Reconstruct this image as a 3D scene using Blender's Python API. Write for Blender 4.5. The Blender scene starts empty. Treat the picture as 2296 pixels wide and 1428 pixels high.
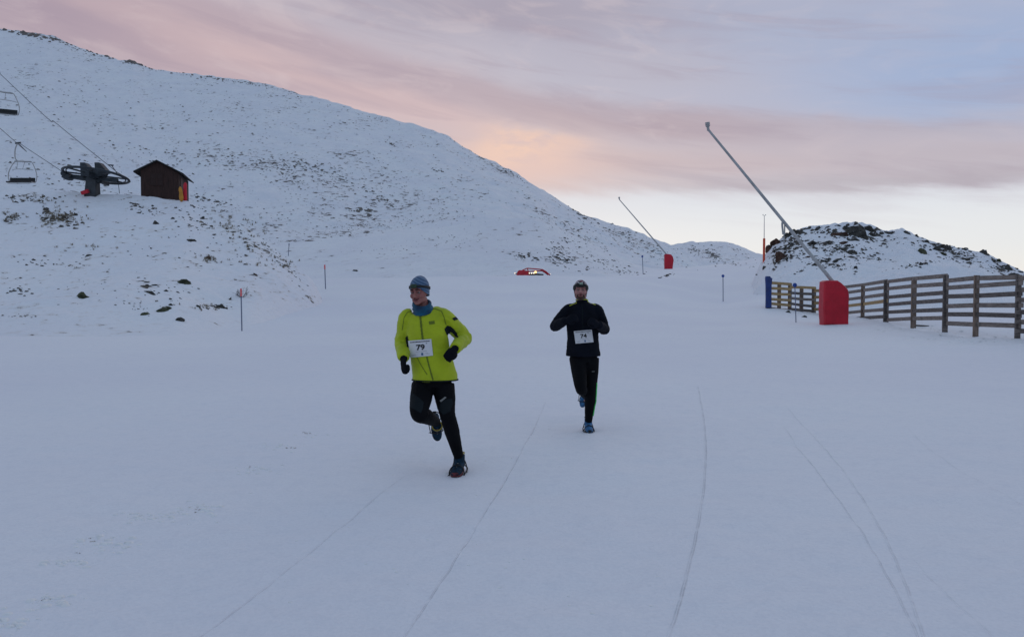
import bpy, bmesh, math, random
import numpy as np
from mathutils import Vector, Matrix, noise as mn
from mathutils.bvhtree import BVHTree

random.seed(7)
rng = np.random.default_rng(7)
S = bpy.context.scene
COL = S.collection
F = 1650.0; CX = 1148.0; CY = 714.0; HOR = 657.0; CAMZ = 1.6
PITCH = math.atan((CY - HOR) / F)

# ------------------------------------------------------------------ camera
cam = bpy.data.cameras.new('camera'); camo = bpy.data.objects.new('camera', cam); COL.objects.link(camo)
cam.sensor_width = 36.0; cam.lens = 36.0 * F / 2296.0
cam.clip_start = 0.05; cam.clip_end = 8000
camo.location = (0, 0, CAMZ); camo.rotation_euler = (math.pi / 2 - PITCH, 0, 0)
S.camera = camo
S.view_settings.view_transform = 'Standard'; S.view_settings.look = 'None'
S.view_settings.exposure = 0.0; S.view_settings.gamma = 1.0
S.view_settings.use_curve_mapping = False
S.cycles.max_bounces = 6
S.cycles.use_denoising = True

# ------------------------------------------------------------------ node helpers
class NT:
    def __init__(s, tree): s.t = tree; s.t.nodes.clear()
    def n(s, typ, **kw):
        nd = s.t.nodes.new(typ)
        for k, v in kw.items(): setattr(nd, k, v)
        return nd
    def l(s, a, b): s.t.links.new(a, b)
    def put(s, sock, v):
        if isinstance(v, bpy.types.NodeSocket): s.l(v, sock)
        elif v is not None: sock.default_value = v
    def m(s, op, a, b=None, c=None, clamp=False):
        nd = s.n('ShaderNodeMath', operation=op); nd.use_clamp = clamp
        s.put(nd.inputs[0], a)
        if b is not None: s.put(nd.inputs[1], b)
        if c is not None: s.put(nd.inputs[2], c)
        return nd.outputs[0]
    def mix(s, f, a, b, mode='MIX'):
        nd = s.n('ShaderNodeMix', data_type='RGBA', blend_type=mode)
        s.put(nd.inputs[0], f)
        for i, v in ((6, a), (7, b)):
            if isinstance(v, tuple) and len(v) == 3: v = v + (1,)
            s.put(nd.inputs[i], v)
        return nd.outputs[2]
    def ss(s, v, lo, hi, a=0.0, b=1.0):
        nd = s.n('ShaderNodeMapRange', interpolation_type='SMOOTHSTEP')
        s.put(nd.inputs[0], v); s.put(nd.inputs[1], lo); s.put(nd.inputs[2], hi); s.put(nd.inputs[3], a); s.put(nd.inputs[4], b)
        return nd.outputs[0]
    def noise(s, vec, scale, detail=3, rough=0.5, dist=0.0):
        nd = s.n('ShaderNodeTexNoise'); nd.inputs['Scale'].default_value = scale
        nd.inputs['Detail'].default_value = detail; nd.inputs['Roughness'].default_value = rough
        nd.inputs['Distortion'].default_value = dist
        if vec is not None: s.l(vec, nd.inputs['Vector'])
        return nd.outputs[0]
    def comb(s, x, y, z):
        nd = s.n('ShaderNodeCombineXYZ'); s.put(nd.inputs[0], x); s.put(nd.inputs[1], y); s.put(nd.inputs[2], z)
        return nd.outputs[0]
    def ramp(s, f, pts, interp='EASE'):
        nd = s.n('ShaderNodeValToRGB'); cr = nd.color_ramp; cr.interpolation = interp
        while len(cr.elements) > 1: cr.elements.remove(cr.elements[-1])
        cr.elements[0].position = pts[0][0]; cr.elements[0].color = tuple(pts[0][1]) + (1,)
        for p, c in pts[1:]:
            e = cr.elements.new(p); e.color = tuple(c) + (1,)
        s.put(nd.inputs[0], f)
        return nd.outputs[0]

def lin(r, g, b):
    f = lambda c: (c / 255 / 12.92) if c <= 10 else ((c / 255 + 0.055) / 1.055) ** 2.4
    return (f(r), f(g), f(b))

# ------------------------------------------------------------------ world: dusk sky, direction based
SUN_AZ = math.radians(6); SUN_EL = math.radians(2.0)
W = bpy.data.worlds.new('World'); S.world = W; W.use_nodes = True
t = NT(W.node_tree)
sky = t.n('ShaderNodeTexSky', sky_type='NISHITA'); sky.sun_disc = False
sky.sun_elevation = SUN_EL; sky.sun_rotation = SUN_AZ
sky.air_density = 1.0; sky.dust_density = 0.6; sky.ozone_density = 2.0; sky.altitude = 2000
tc = t.n('ShaderNodeTexCoord'); sp = t.n('ShaderNodeSeparateXYZ'); t.l(tc.outputs['Generated'], sp.inputs[0])
dx, dy, dz = sp.outputs
az = t.m('ARCTAN2', dx, dy)                # radians, 0 = +Y, positive to the right
el = t.m('ARCSINE', dz)
def AE(px, py):
    u = (px - CX) / F; return math.atan(u), math.atan((HOR - py) / F * math.cos(math.atan(u)))
wa = t.noise(t.comb(t.m('MULTIPLY', az, 2.0), t.m('MULTIPLY', el, 7.0), 3.1), 1.5, 4, 0.5, 0.4)
wb = t.noise(t.comb(t.m('MULTIPLY', az, 2.4), t.m('MULTIPLY', t.m('MULTIPLY_ADD', az, 0.2, el), 15.0), 8.3), 1.5, 4, 0.55, 0.3)
wc = t.noise(t.comb(t.m('MULTIPLY', az, 5.0), t.m('MULTIPLY', t.m('MULTIPLY_ADD', az, 0.15, el), 12.0), 1.7), 3.0, 5, 0.6, 0.4)
azw = t.m('ADD', az, t.m('MULTIPLY', t.m('SUBTRACT', wa, 0.5), 0.22))
elw = t.m('ADD', el, t.m('ADD', t.m('MULTIPLY', t.m('SUBTRACT', wb, 0.5), 0.050), t.m('MULTIPLY', t.m('SUBTRACT', wc, 0.5), 0.014)))
def patch(col, px, py, rx, ry, rot, c, k, warm=None, soft=0.0):
    a0, e0 = AE(px, py); ra, re = rx / F, ry / F; cr, sr = math.cos(math.radians(-rot)), math.sin(math.radians(-rot))
    A = t.m('SUBTRACT', azw, a0); E = t.m('SUBTRACT', elw, e0)
    u = t.m('DIVIDE', t.m('ADD', t.m('MULTIPLY', A, cr), t.m('MULTIPLY', E, sr)), ra)
    w = t.m('DIVIDE', t.m('SUBTRACT', t.m('MULTIPLY', E, cr), t.m('MULTIPLY', A, sr)), re)
    q = t.m('ADD', t.m('MULTIPLY', u, u), t.m('MULTIPLY', w, w))
    f = t.m('MULTIPLY', t.m('POWER', 2.718, t.m('MULTIPLY', q, -1.0)), k)
    if warm is not None: f = t.m('MULTIPLY', f, warm)
    return t.mix(f, col, lin(*c) + (1,))
clear = t.ramp(t.m('MULTIPLY', el, 2.0, clamp=True), [
    (0.0, lin(236, 233, 232)), (0.14, lin(231, 231, 234)), (0.27, lin(222, 224, 231)), (0.50, lin(196, 199, 211)),
    (0.75, lin(180, 184, 200)), (1.0, lin(172, 182, 204))])
col = clear
tiltv = t.m('MULTIPLY_ADD', az, 0.035, elw)
cloudy = t.ss(tiltv, 0.118, 0.150)
col = t.mix(t.m('MULTIPLY', cloudy, 0.55), col, lin(204, 188, 193) + (1,))
for args in [(2280, 130, 640, 170, 6, (158, 176, 210), 0.95), (1700, 60, 500, 90, 5, (172, 178, 200), 0.6),
             (300, 90, 620, 150, 12, (201, 175, 178), 0.95), (60, 0, 460, 80, 8, (168, 150, 164), 0.9),
             (760, 215, 420, 42, 15, (218, 190, 188), 0.85),
             (1420, 150, 300, 60, 8, (188, 182, 194), 0.8), (1120, 25, 420, 60, 4, (170, 160, 173), 0.85),
             (640, 95, 420, 34, 13, (184, 164, 173), 0.6), (1050, 225, 420, 38, 12, (188, 168, 174), 0.65),
             (1500, 285, 420, 36, 6, (184, 163, 169), 0.85), (2050, 285, 330, 24, 4, (186, 176, 186), 0.7),
             (1500, 370, 700, 46, 2, (202, 182, 184), 0.9), (2150, 350, 380, 40, 4, (190, 178, 186), 0.8),
             (1950, 415, 520, 18, 1, (184, 174, 182), 0.8), (2150, 395, 240, 12, 4, (190, 178, 186), 0.6)]:
    col = patch(col, *args[:7]) if False else patch(col, args[0], args[1], args[2], args[3], args[4], args[5], args[6], cloudy)
st1 = t.noise(t.comb(t.m('MULTIPLY', az, 2.6), t.m('MULTIPLY', t.m('MULTIPLY_ADD', az, 0.17, el), 24.0), 5.5), 1.6, 6, 0.6, 0.5)
st2 = t.noise(t.comb(t.m('MULTIPLY', az, 4.0), t.m('MULTIPLY', t.m('MULTIPLY_ADD', az, 0.10, el), 13.0), 7.7), 2.4, 5, 0.6, 0.7)
col = t.mix(t.m('MULTIPLY', t.m('MULTIPLY', t.ss(st1, 0.46, 0.70), cloudy), 0.30), col, lin(164, 146, 160) + (1,))
col = t.mix(t.m('MULTIPLY', t.m('MULTIPLY', t.ss(st2, 0.48, 0.72), t.m('MULTIPLY', cloudy, t.ss(az, 0.1, 0.5, 1.0, 0.35))), 0.26), col, lin(222, 204, 204) + (1,))
billow = t.ss(wc, 0.34, 0.58)
col = patch(col, 1160, 375, 200, 70, 10, (232, 198, 186), 0.85)
col = patch(col, 1120, 335, 85, 34, 0, (246, 206, 182), 0.85, billow)
col = patch(col, 1210, 325, 70, 22, 0, (232, 198, 184), 0.7, billow)
haze_s = t.m('MULTIPLY', t.ss(st1, 0.42, 0.66), t.m('MULTIPLY', t.ss(az, 0.05, 0.45), t.ss(el, 0.06, 0.12)))
col = t.mix(t.m('MULTIPLY', t.m('SUBTRACT', 1.0, cloudy), 0.45), col, clear)
col = t.mix(t.m('MULTIPLY', t.m('MULTIPLY', haze_s, t.m('SUBTRACT', 1.0, cloudy)), 0.35), col, lin(200, 190, 200) + (1,))
# rest of the dome (overhead and behind) is plain deep dusk blue
back = t.ss(el, 0.42, 0.95)
zen = lin(144, 166, 192)
col = t.mix(back, col, zen + (1,))
front = t.ss(dy, -0.5, 0.45)
behind = t.ramp(t.m('MULTIPLY', el, 1.2, clamp=True), [(0.0, lin(172, 180, 198)), (0.3, lin(172, 187, 210)), (1.0, lin(150, 171, 198))])
col = t.mix(front, behind, col)
addn = t.mix(1.0, col, t.mix(1.0, sky.outputs[0], (0.02, 0.02, 0.02, 1), 'MULTIPLY'), 'ADD')
bg = t.n('ShaderNodeBackground'); t.l(addn, bg.inputs[0]); bg.inputs[1].default_value = 0.945
out = t.n('ShaderNodeOutputWorld'); t.l(bg.outputs[0], out.inputs[0])

sun = bpy.data.lights.new('sun', 'SUN'); suno = bpy.data.objects.new('sun', sun); COL.objects.link(suno)
sun.energy = 0.18; sun.angle = math.radians(40); sun.color = (1.0, 0.80, 0.72)
el_l = math.radians(32); az_l = math.radians(25)
dirv = Vector((math.sin(az_l) * math.cos(el_l), math.cos(az_l) * math.cos(el_l), math.sin(el_l)))
suno.rotation_euler = dirv.to_track_quat('Z', 'Y').to_euler()

# ------------------------------------------------------------------ geometry helpers
cp, spi = math.cos(PITCH), math.sin(PITCH)
def ray(px, py):
    u = (px - CX) / F; w = (CY - py) / F
    return Vector((u, cp + w * spi, -spi + w * cp))
def at(px, py, D):
    d = ray(px, py); return Vector((0, 0, CAMZ)) + d * (D / d.y)
def flat(px, py, z=0.0):
    d = ray(px, py); return Vector((0, 0, CAMZ)) + d * ((z - CAMZ) / d.z)
def ppm(D): return F / D          # photo pixels per metre

def hash2(ix, iy, seed):
    h = (ix.astype(np.int64) * 374761393 + iy.astype(np.int64) * 668265263 + seed * 1442695041) & 0xffffffff
    h = ((h ^ (h >> 13)) * 1274126177) & 0xffffffff
    return ((h ^ (h >> 16)) & 0xffff) / 65535.0
def vn(x, y, seed=0):
    ix = np.floor(x); iy = np.floor(y); fx = x - ix; fy = y - iy
    fx = fx * fx * fx * (fx * (fx * 6 - 15) + 10); fy = fy * fy * fy * (fy * (fy * 6 - 15) + 10)
    a = hash2(ix, iy, seed); b = hash2(ix + 1, iy, seed); c = hash2(ix, iy + 1, seed); d = hash2(ix + 1, iy + 1, seed)
    return (a + (b - a) * fx + (c - a) * fy + (a - b - c + d) * fx * fy) * 2 - 1
def fbm(x, y, seed=0, oct=4, gain=0.5):
    s = 0; a = 1
    for o in range(oct):
        s = s + a * vn(x * 2 ** o + 13.7 * o, y * 2 ** o - 7.3 * o, seed + o); a *= gain
    return s

def mesh_from(name, verts, faces, smooth=True):
    me = bpy.data.meshes.new(name)
    me.from_pydata([tuple(v) for v in verts], [], [tuple(f) for f in faces])
    if smooth: me.polygons.foreach_set('use_smooth', [True] * len(me.polygons))
    me.update(); return me
def grid_mesh(name, P):
    n, m_ = P.shape[:2]
    me = bpy.data.meshes.new(name)
    idx = np.arange(n * m_).reshape(n, m_)
    q = np.stack([idx[:-1, :-1], idx[:-1, 1:], idx[1:, 1:], idx[1:, :-1]], -1).reshape(-1, 4)
    me.vertices.add(n * m_); me.vertices.foreach_set('co', P.reshape(-1).astype(np.float32))
    me.loops.add(q.size); me.loops.foreach_set('vertex_index', q.reshape(-1).astype(np.int32))
    me.polygons.add(len(q)); me.polygons.foreach_set('loop_start', (np.arange(len(q)) * 4).astype(np.int32))
    me.polygons.foreach_set('use_smooth', np.ones(len(q), bool))
    me.update(calc_edges=True); me.validate()
    if len(me.polygons) and me.polygons[len(q) // 2].normal.z < 0: me.flip_normals()
    return me

def tag(o, label=None, cat=None, group=None, kind=None):
    if label: o['label'] = label
    if cat: o['category'] = cat
    if group: o['group'] = group
    if kind: o['kind'] = kind
    return o
def obj(name, me, mat=None, parent=None):
    """link a mesh; vertices are in world space, so a child keeps them under its parent's plain translation"""
    o = bpy.data.objects.new(name, me); COL.objects.link(o)
    if mat is not None:
        me.materials.clear(); me.materials.append(mat)
    if parent is not None:
        o.parent = parent; o.matrix_parent_inverse = Matrix.Identity(4)
    return o
def empty(name, loc, label, cat, group=None, rz=0.0):
    o = bpy.data.objects.new(name, None); COL.objects.link(o); o.location = loc; o.rotation_euler = (0, 0, rz)
    o.empty_display_size = 0.2
    tag(o, label, cat, group); return o

class MB:
    """collects shapes, builds ONE mesh"""
    def __init__(s): s.v = []; s.f = []
    def add(s, V, Fc):
        k = len(s.v); s.v += [Vector(v) for v in V]; s.f += [tuple(i + k for i in f) for f in Fc]; return s
    def box(s, c, d, M=None, bev=0.0, taper=1.0):
        bm = bmesh.new(); bmesh.ops.create_cube(bm, size=1)
        for v in bm.verts:
            tz = taper if v.co.z > 0 else 1.0
            v.co = Vector((v.co.x * d[0] * tz, v.co.y * d[1] * tz, v.co.z * d[2]))
        if bev > 0: bmesh.ops.bevel(bm, geom=list(bm.edges), offset=bev, segments=2, affect='EDGES', profile=0.6)
        M = M if M is not None else Matrix.Identity(4)
        V = [M @ (Vector(v.co)) + Vector(c) for v in bm.verts]; bm.verts.index_update()
        Fc = [[v.index for v in f.verts] for f in bm.faces]; bm.free(); return s.add(V, Fc)
    def tube(s, pts, r, seg=8, ry=None, closed=False, side=None, cap=True):
        pts = [Vector(p) for p in pts]; n = len(pts)
        rr = r if isinstance(r, (list, tuple)) else [r] * n
        k = len(s.v); prev = None
        for i, p in enumerate(pts):
            if closed: d = pts[(i + 1) % n] - pts[i - 1]
            else: d = pts[min(i + 1, n - 1)] - pts[max(i - 1, 0)]
            d.normalize()
            if prev is None:
                ref = Vector(side) if side else (Vector((0, 0, 1)) if abs(d.z) < 0.9 else Vector((1, 0, 0)))
                a = (ref - d * ref.dot(d)).normalized()
            else: a = (prev - d * prev.dot(d)).normalized()
            prev = a; b = d.cross(a)
            ra = rr[i]; rb = (ry[i] if isinstance(ry, (list, tuple)) else ra * ry) if ry else ra
            for j in range(seg):
                th = 2 * math.pi * j / seg
                s.v.append(p + a * (ra * math.cos(th)) + b * (rb * math.sin(th)))
        for i in range(n if closed else n - 1):
            i2 = (i + 1) % n
            for j in range(seg):
                j2 = (j + 1) % seg
                s.f.append((k + i * seg + j, k + i * seg + j2, k + i2 * seg + j2, k + i2 * seg + j))
        if cap and not closed:
            s.f.append(tuple(k + j for j in reversed(range(seg)))); s.f.append(tuple(k + (n - 1) * seg + j for j in range(seg)))
        return s
    def bar(s, a, b, w, h, up=(0, 0, 1), bev=0.0):
        a = Vector(a); b = Vector(b); d = b - a; L = d.length; d.normalize(); u = Vector(up)
        x = u.cross(d).normalized(); u = d.cross(x)
        M = Matrix((x, d, u)).transposed().to_4x4()
        return s.box((a + b) / 2, (w, L, h), M, bev)
    def ell(s, c, r, M=None, u=16, w=10):
        k = len(s.v); c = Vector(c); M = M if M is not None else Matrix.Identity(3)
        bm = bmesh.new(); bmesh.ops.create_uvsphere(bm, u_segments=u, v_segments=w, radius=1)
        V = [c + M @ Vector((v.co.x * r[0], v.co.y * r[1], v.co.z * r[2])) for v in bm.verts]; bm.verts.index_update()
        Fc = [[v.index for v in f.verts] for f in bm.faces]; bm.free(); return s.add(V, Fc)
    def mesh(s, name='m', smooth=False, origin=None, xf=None):
        V = s.v
        if xf is not None: V = [xf @ v for v in V]
        if origin is not None: V = [v - Vector(origin) for v in V]
        return mesh_from(name, V, s.f, smooth)
    def build(s, name, mat, parent=None, smooth=False, origin=None):
        me = s.mesh(name, smooth, origin)
        if smooth:
            me.set_sharp_from_angle(angle=math.radians(42))
        return obj(name, me, mat, parent)

def catmull(pts, n=6):
    P = [Vector(p) for p in pts]; out = []
    for i in range(len(P) - 1):
        p0 = P[i - 1] if i else P[0] * 2 - P[1]; p1 = P[i]; p2 = P[i + 1]; p3 = P[i + 2] if i + 2 < len(P) else P[-1] * 2 - P[-2]
        for k in range(n):
            u = k / n
            out.append(0.5 * ((2 * p1) + (p2 - p0) * u + (2 * p0 - 5 * p1 + 4 * p2 - p3) * u * u + (3 * p1 - p0 - 3 * p2 + p3) * u ** 3))
    out.append(P[-1]); return out

# ------------------------------------------------------------------ materials
def new_mat(name):
    m_ = bpy.data.materials.new(name); m_.use_nodes = True
    return m_, NT(m_.node_tree)
def finish(t, col, rough=0.6, bump=None, bstr=0.3, bdist=0.01, metal=0.0, spec=0.5, emit=None, estr=0, sheen=0):
    b = t.n('ShaderNodeBsdfPrincipled'); o = t.n('ShaderNodeOutputMaterial'); t.l(b.outputs[0], o.inputs[0])
    if isinstance(col, tuple) and len(col) == 3: col = col + (1,)
    t.put(b.inputs['Base Color'], col); t.put(b.inputs['Roughness'], rough); b.inputs['Metallic'].default_value = metal
    b.inputs['Specular IOR Level'].default_value = spec
    if sheen: b.inputs['Sheen Weight'].default_value = sheen; b.inputs['Sheen Roughness'].default_value = 0.5
    if emit: b.inputs['Emission Color'].default_value = emit + (1,); b.inputs['Emission Strength'].default_value = estr
    if bump is not None:
        bn = t.n('ShaderNodeBump'); bn.inputs['Strength'].default_value = bstr; bn.inputs['Distance'].default_value = bdist
        t.l(bump, bn.inputs['Height']); t.l(bn.outputs[0], b.inputs['Normal'])
    return b
def simple(name, c, rough=0.6, var=0.15, scale=12, bstr=0.25, bdist=0.004, metal=0.0, spec=0.4, stretch=(1, 1, 1), sheen=0, emit=None, estr=0):
    m_, t = new_mat(name)
    tc = t.n('ShaderNodeTexCoord'); mp = t.n('ShaderNodeMapping'); t.l(tc.outputs['Object'], mp.inputs[0]); mp.inputs['Scale'].default_value = stretch
    n1 = t.noise(mp.outputs[0], scale, 5, 0.6); n2 = t.noise(mp.outputs[0], scale * 6, 4, 0.6)
    f = t.ss(n1, 0.3, 0.7)
    a = tuple(x * (1 - var) for x in c); b = tuple(min(1, x * (1 + var)) for x in c)
    finish(t, t.mix(f, a, b), rough, t.m('ADD', n1, t.m('MULTIPLY', n2, 0.4)), bstr, bdist, metal, spec, emit, estr, sheen)
    return m_

SNOWC = (0.800, 0.815, 0.85)
def snow_mat(name, s1=1.0, s2=0.25, bdist=0.05, dark=(0.07, 0.062, 0.05), tracks=None, dens=1.0, slope=(1, 1, 1), fine=9.0, rot=0.0):
    """snow with bare stony ground showing where the mesh's 'bare' attribute allows"""
    m_, t = new_mat(name)
    geo = t.n('ShaderNodeNewGeometry'); pos = geo.outputs['Position']
    spx = t.n('ShaderNodeSeparateXYZ'); t.l(pos, spx.inputs[0]); X, Y, Z = spx.outputs
    big = t.noise(pos, 0.11, 3, 0.5)
    c = t.mix(t.ss(big, 0.3, 0.7), (0.775, 0.785, 0.835), (0.825, 0.84, 0.865))
    med = t.noise(pos, 1.1, 5, 0.6); fn = t.noise(pos, fine, 6, 0.65); vf = t.noise(pos, fine * 6, 3, 0.6)
    c = t.mix(t.m('MULTIPLY', t.ss(fn, 0.42, 0.75), 0.32), c, (0.66, 0.69, 0.76))
    c = t.mix(t.m('MULTIPLY', t.ss(vf, 0.40, 0.66), 0.22), c, (0.62, 0.64, 0.70))
    h = t.m('ADD', t.m('MULTIPLY', med, 0.5), t.m('ADD', t.m('MULTIPLY', fn, 0.34), t.m('MULTIPLY', vf, 0.16)))
    if tracks:
        dark_t = None
        # groomer corduroy, very faint
        wv = t.m('SINE', t.m('ADD', t.m('MULTIPLY', Y, 34.0), t.m('MULTIPLY', t.m('ADD', med, t.m('MULTIPLY', X, 0.1)), 9.0)))
        h = t.m('ADD', h, t.m('MULTIPLY', wv, t.m('MULTIPLY', t.ss(med, 0.45, 0.7), 0.018)))
        for (co, ylo, yhi, wd, amp) in tracks:
            q = co[0]
            for k in co[1:]: q = t.m('MULTIPLY_ADD', q, Y, k)
            d = t.m('ABSOLUTE', t.m('SUBTRACT', X, t.m('ADD', q, t.m('MULTIPLY', t.m('SUBTRACT', med, 0.5), 0.03))))
            gsh = t.ss(d, 0.0, wd, 1.0, 0.0); rim = t.m('SUBTRACT', t.ss(d, 0.0, wd * 2.6, 1.0, 0.0), gsh)
            rng_ = t.m('MULTIPLY', t.ss(Y, ylo, ylo + 0.3), t.ss(Y, yhi - 0.8, yhi, 1.0, 0.0))
            brk = t.m('MULTIPLY', t.ss(fn, 0.36, 0.56, 0.25, 1.0), t.ss(med, 0.30, 0.55, 0.35, 1.0))
            gg = t.m('MULTIPLY', t.m('MULTIPLY', gsh, rng_), t.m('MULTIPLY', brk, amp))
            h = t.m('SUBTRACT', h, t.m('MULTIPLY', t.m('SUBTRACT', gg, t.m('MULTIPLY', t.m('MULTIPLY', rim, rng_), 0.3 * amp)), 0.55))
            dark_t = gg if dark_t is None else t.m('MAXIMUM', dark_t, gg)
        c = t.mix(t.m('MULTIPLY', dark_t, 0.16), c, (0.50, 0.53, 0.60))
    at_ = t.n('ShaderNodeAttribute', attribute_name='bare'); dn = at_.outputs['Fac']
    mp = t.n('ShaderNodeMapping'); t.l(pos, mp.inputs[0]); mp.inputs['Scale'].default_value = slope
    mp.inputs['Rotation'].default_value = (0, rot, 0.0)
    p1 = t.noise(mp.outputs[0], s1, 4, 0.6, 0.3); p2 = t.noise(mp.outputs[0], s2, 3, 0.55)
    pp = t.m('ADD', t.m('MULTIPLY', p1, 0.74), t.m('MULTIPLY', p2, 0.26))
    th = t.m('SUBTRACT', 0.675, t.m('MULTIPLY', dn, 0.21 * dens))
    mask = t.ss(pp, th, t.m('ADD', th, 0.022)) if not tracks else t.m('MULTIPLY', pp, 0.0)
    gt = t.noise(pos, s1 * 2.2, 3, 0.6)
    dc = t.mix(t.ss(gt, 0.4, 0.65), dark, tuple(x * 1.9 for x in dark))
    dust = t.m('MULTIPLY', t.ss(pp, t.m('SUBTRACT', th, 0.09), th), 0.0 if tracks else 0.22)
    c = t.mix(t.m('MULTIPLY', dust, 1.6 if name == 'hill_snow' else 1.0), c, (0.56, 0.50, 0.44) if name == 'hill_snow' else (0.50, 0.47, 0.46))
    c = t.mix(mask, c, dc)
    h = t.m('ADD', h, t.m('MULTIPLY', mask, 0.5))
    finish(t, c, 0.7, h, 0.75, bdist, spec=0.25)
    return m_

def set_bare(me, vals):
    a = me.attributes.new('bare', 'FLOAT', 'POINT'); a.data.foreach_set('value', np.asarray(vals, np.float32).reshape(-1))

# ------------------------------------------------------------------ ground (piste)
DK = [0, 10, 16, 22, 30, 38, 45, 57, 70, 85, 95, 120, 200, 400, 2500]
TAB = {
 -900: [0, 0, .1, .2, .3, .4, .6, .9, 1.2, 1.2, 1.2, 1, 0, -15, -150],
 0:    [0, 0, .03, .15, .30, .5, .8, 1.2, 1.5, 1.5, 1.5, 1, 0, -15, -150],
 560:  [0, 0, .02, .04, .10, .5, .95, 1.8, 2.95, 2.6, 2.3, 2.3, 0, -15, -150],
 760:  [0, 0, .02, .05, .12, .5, .95, 1.9, 3.10, 2.6, 2.3, 2.3, 0, -15, -150],
 1150: [0, 0, .02, .05, .20, .6, 1.05, 2.1, 3.40, 1.9, 1.3, 1.6, 0, -15, -150],
 1260: [0, 0, .02, .05, .20, .6, 1.05, 2.1, 3.40, 2.2, 1.6, 2.2, 0, -15, -150],
 1440: [0, 0, .02, .05, .2, .5, .9, 1.9, 3.1, 3.9, 4.4, 5.5, 4, -15, -150],
 1620: [0, 0, .02, .05, .15, .35, .55, .98, 2.1, 3.5, 4.5, 6.3, 9, -10, -150],
 1720: [0, 0, .02, .08, .2, .5, 1.0, 1.8, 3.0, 4.7, 5.8, 7.9, 7, -15, -150],
 1850: [0, 0, .05, .1, .2, .2, .3, 1.6, 2.9, 3.5, 3.5, 3, 0, -15, -150],
 2050: [0, 0, .08, .2, .35, .5, .9, 2.0, 3, 3, 3, 2, 0, -15, -150],
 2296: [0, 0, .12, .36, .5, .7, 1.0, 2, 3, 3, 3, 2, 0, -15, -150],
 3200: [0, 0, .15, .4, .6, .8, 1, 2, 3, 3, 3, 2, 0, -15, -150]}
pxs = sorted(TAB); T0 = np.array([TAB[p] for p in pxs])
PXF = np.arange(-900, 3201, 20.0)
LD = np.linspace(0, math.log(2501), 320); DF = np.exp(LD) - 1
A1 = np.array([np.interp(DF, DK, row) for row in T0])
A2 = np.array([np.interp(PXF, pxs, A1[:, j]) for j in range(len(DF))]).T
for _ in range(3):
    pad = np.pad(A2, ((1, 1), (1, 1)), 'edge')
    A2 = (pad[:-2, 1:-1] + 2 * pad[1:-1, 1:-1] + pad[2:, 1:-1]) / 4
    pad = np.pad(A2, ((0, 0), (1, 1)), 'edge'); A2 = (pad[:, :-2] + 2 * pad[:, 1:-1] + pad[:, 2:]) / 4
def base_z(x, y):
    px = np.clip(CX + F * x / np.maximum(y, 6), -900, 3199.9); D = np.clip(y, 0, 2499)
    i = (px + 900) / 20; j = np.log(D + 1) / math.log(2501) * 319
    i0 = np.clip(np.floor(i).astype(int), 0, len(PXF) - 2); j0 = np.clip(np.floor(j).astype(int), 0, 318)
    fi = i - i0; fj = j - j0
    return (A2[i0, j0] * (1 - fi) * (1 - fj) + A2[i0 + 1, j0] * fi * (1 - fj) + A2[i0, j0 + 1] * (1 - fi) * fj + A2[i0 + 1, j0 + 1] * fi * fj)
def ground_z(x, y):
    x = np.asarray(x, float); y = np.asarray(y, float)
    z = base_z(x, y)
    far = np.clip((y - 6) / 40, 0, 1)
    z = z + 0.020 * fbm(x * 0.55, y * 0.55, 3, 4) * (1 - 0.3 * far) + 0.009 * fbm(x * 3.1, y * 3.1, 9, 3) + 0.09 * far * fbm(x * 0.12, y * 0.12, 5, 3)
    pxx = CX + F * x / np.maximum(y, 6)
    fm = np.clip((pxx - 1880) / 120, 0, 1) * np.clip((y - 17) / 3, 0, 1) * np.clip((38 - y) / 6, 0, 1)
    z = z + fm * (0.07 * np.abs(fbm(x * 0.9, y * 0.9, 41, 4)) + 0.03 * fbm(x * 3, y * 3, 43, 3) - 0.02)
    return z
def asgrid(lo, hi, step, k):
    out = [0.0]; s = step
    while out[-1] < hi: out.append(out[-1] + s); s *= k
    neg = [0.0]; s = step
    while neg[-1] > lo: neg.append(neg[-1] - s); s *= k
    return np.array(sorted(set(neg[1:] + out)))
gx = asgrid(-2600, 2600, 0.045, 1.028)
gy = np.concatenate([np.array([-600, -200, -80, -40, -20, -10, -5, -2, -0.5, 0.4, 1.0]), np.arange(1.4, 9, 0.055)])
yy = [9.0]; s_ = 0.06
while yy[-1] < 2600: yy.append(yy[-1] + s_); s_ *= 1.028
gy = np.concatenate([gy, yy])
GX, GY = np.meshgrid(gx, gy)
GZ = ground_z(GX, GY)

def track(pts, deg, wd, amp):
    P = np.array([flat(a, b)[:2] for a, b in pts]); co = np.polyfit(P[:, 1], P[:, 0], deg)
    return ([float(c) for c in co], float(P[:, 1].min() - 0.3), float(P[:, 1].max() + 0.6), wd, amp)
TR = [track([(1565, 870), (1578, 950), (1584, 1040), (1575, 1110), (1555, 1220), (1535, 1310), (1500, 1428)], 3, 0.014, 0.7),
      track([(1222, 900), (1180, 1005), (1120, 1092), (1050, 1195), (960, 1335), (905, 1428)], 2, 0.009, 0.45),
      track([(900, 1072), (800, 1150), (700, 1230), (620, 1295), (520, 1370), (430, 1428)], 2, 0.008, 0.35),
      track([(1770, 920), (1830, 985), (1890, 1050), (1935, 1120), (1980, 1200), (2020, 1290), (2050, 1360), (2072, 1428)], 3, 0.012, 0.42),
      track([(1765, 965), (1800, 1018), (1870, 1105), (1915, 1170), (1960, 1240), (2000, 1320), (2058, 1420)], 3, 0.010, 0.40),
      track([(2050, 975), (2120, 1030), (2200, 1085), (2296, 1135)], 2, 0.014, 0.3),
      track([(2085, 1295), (2130, 1340), (2225, 1428)], 2, 0.010, 0.3)]
M_piste = snow_mat('piste_snow', tracks=TR, bdist=0.030, fine=7.0)
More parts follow.
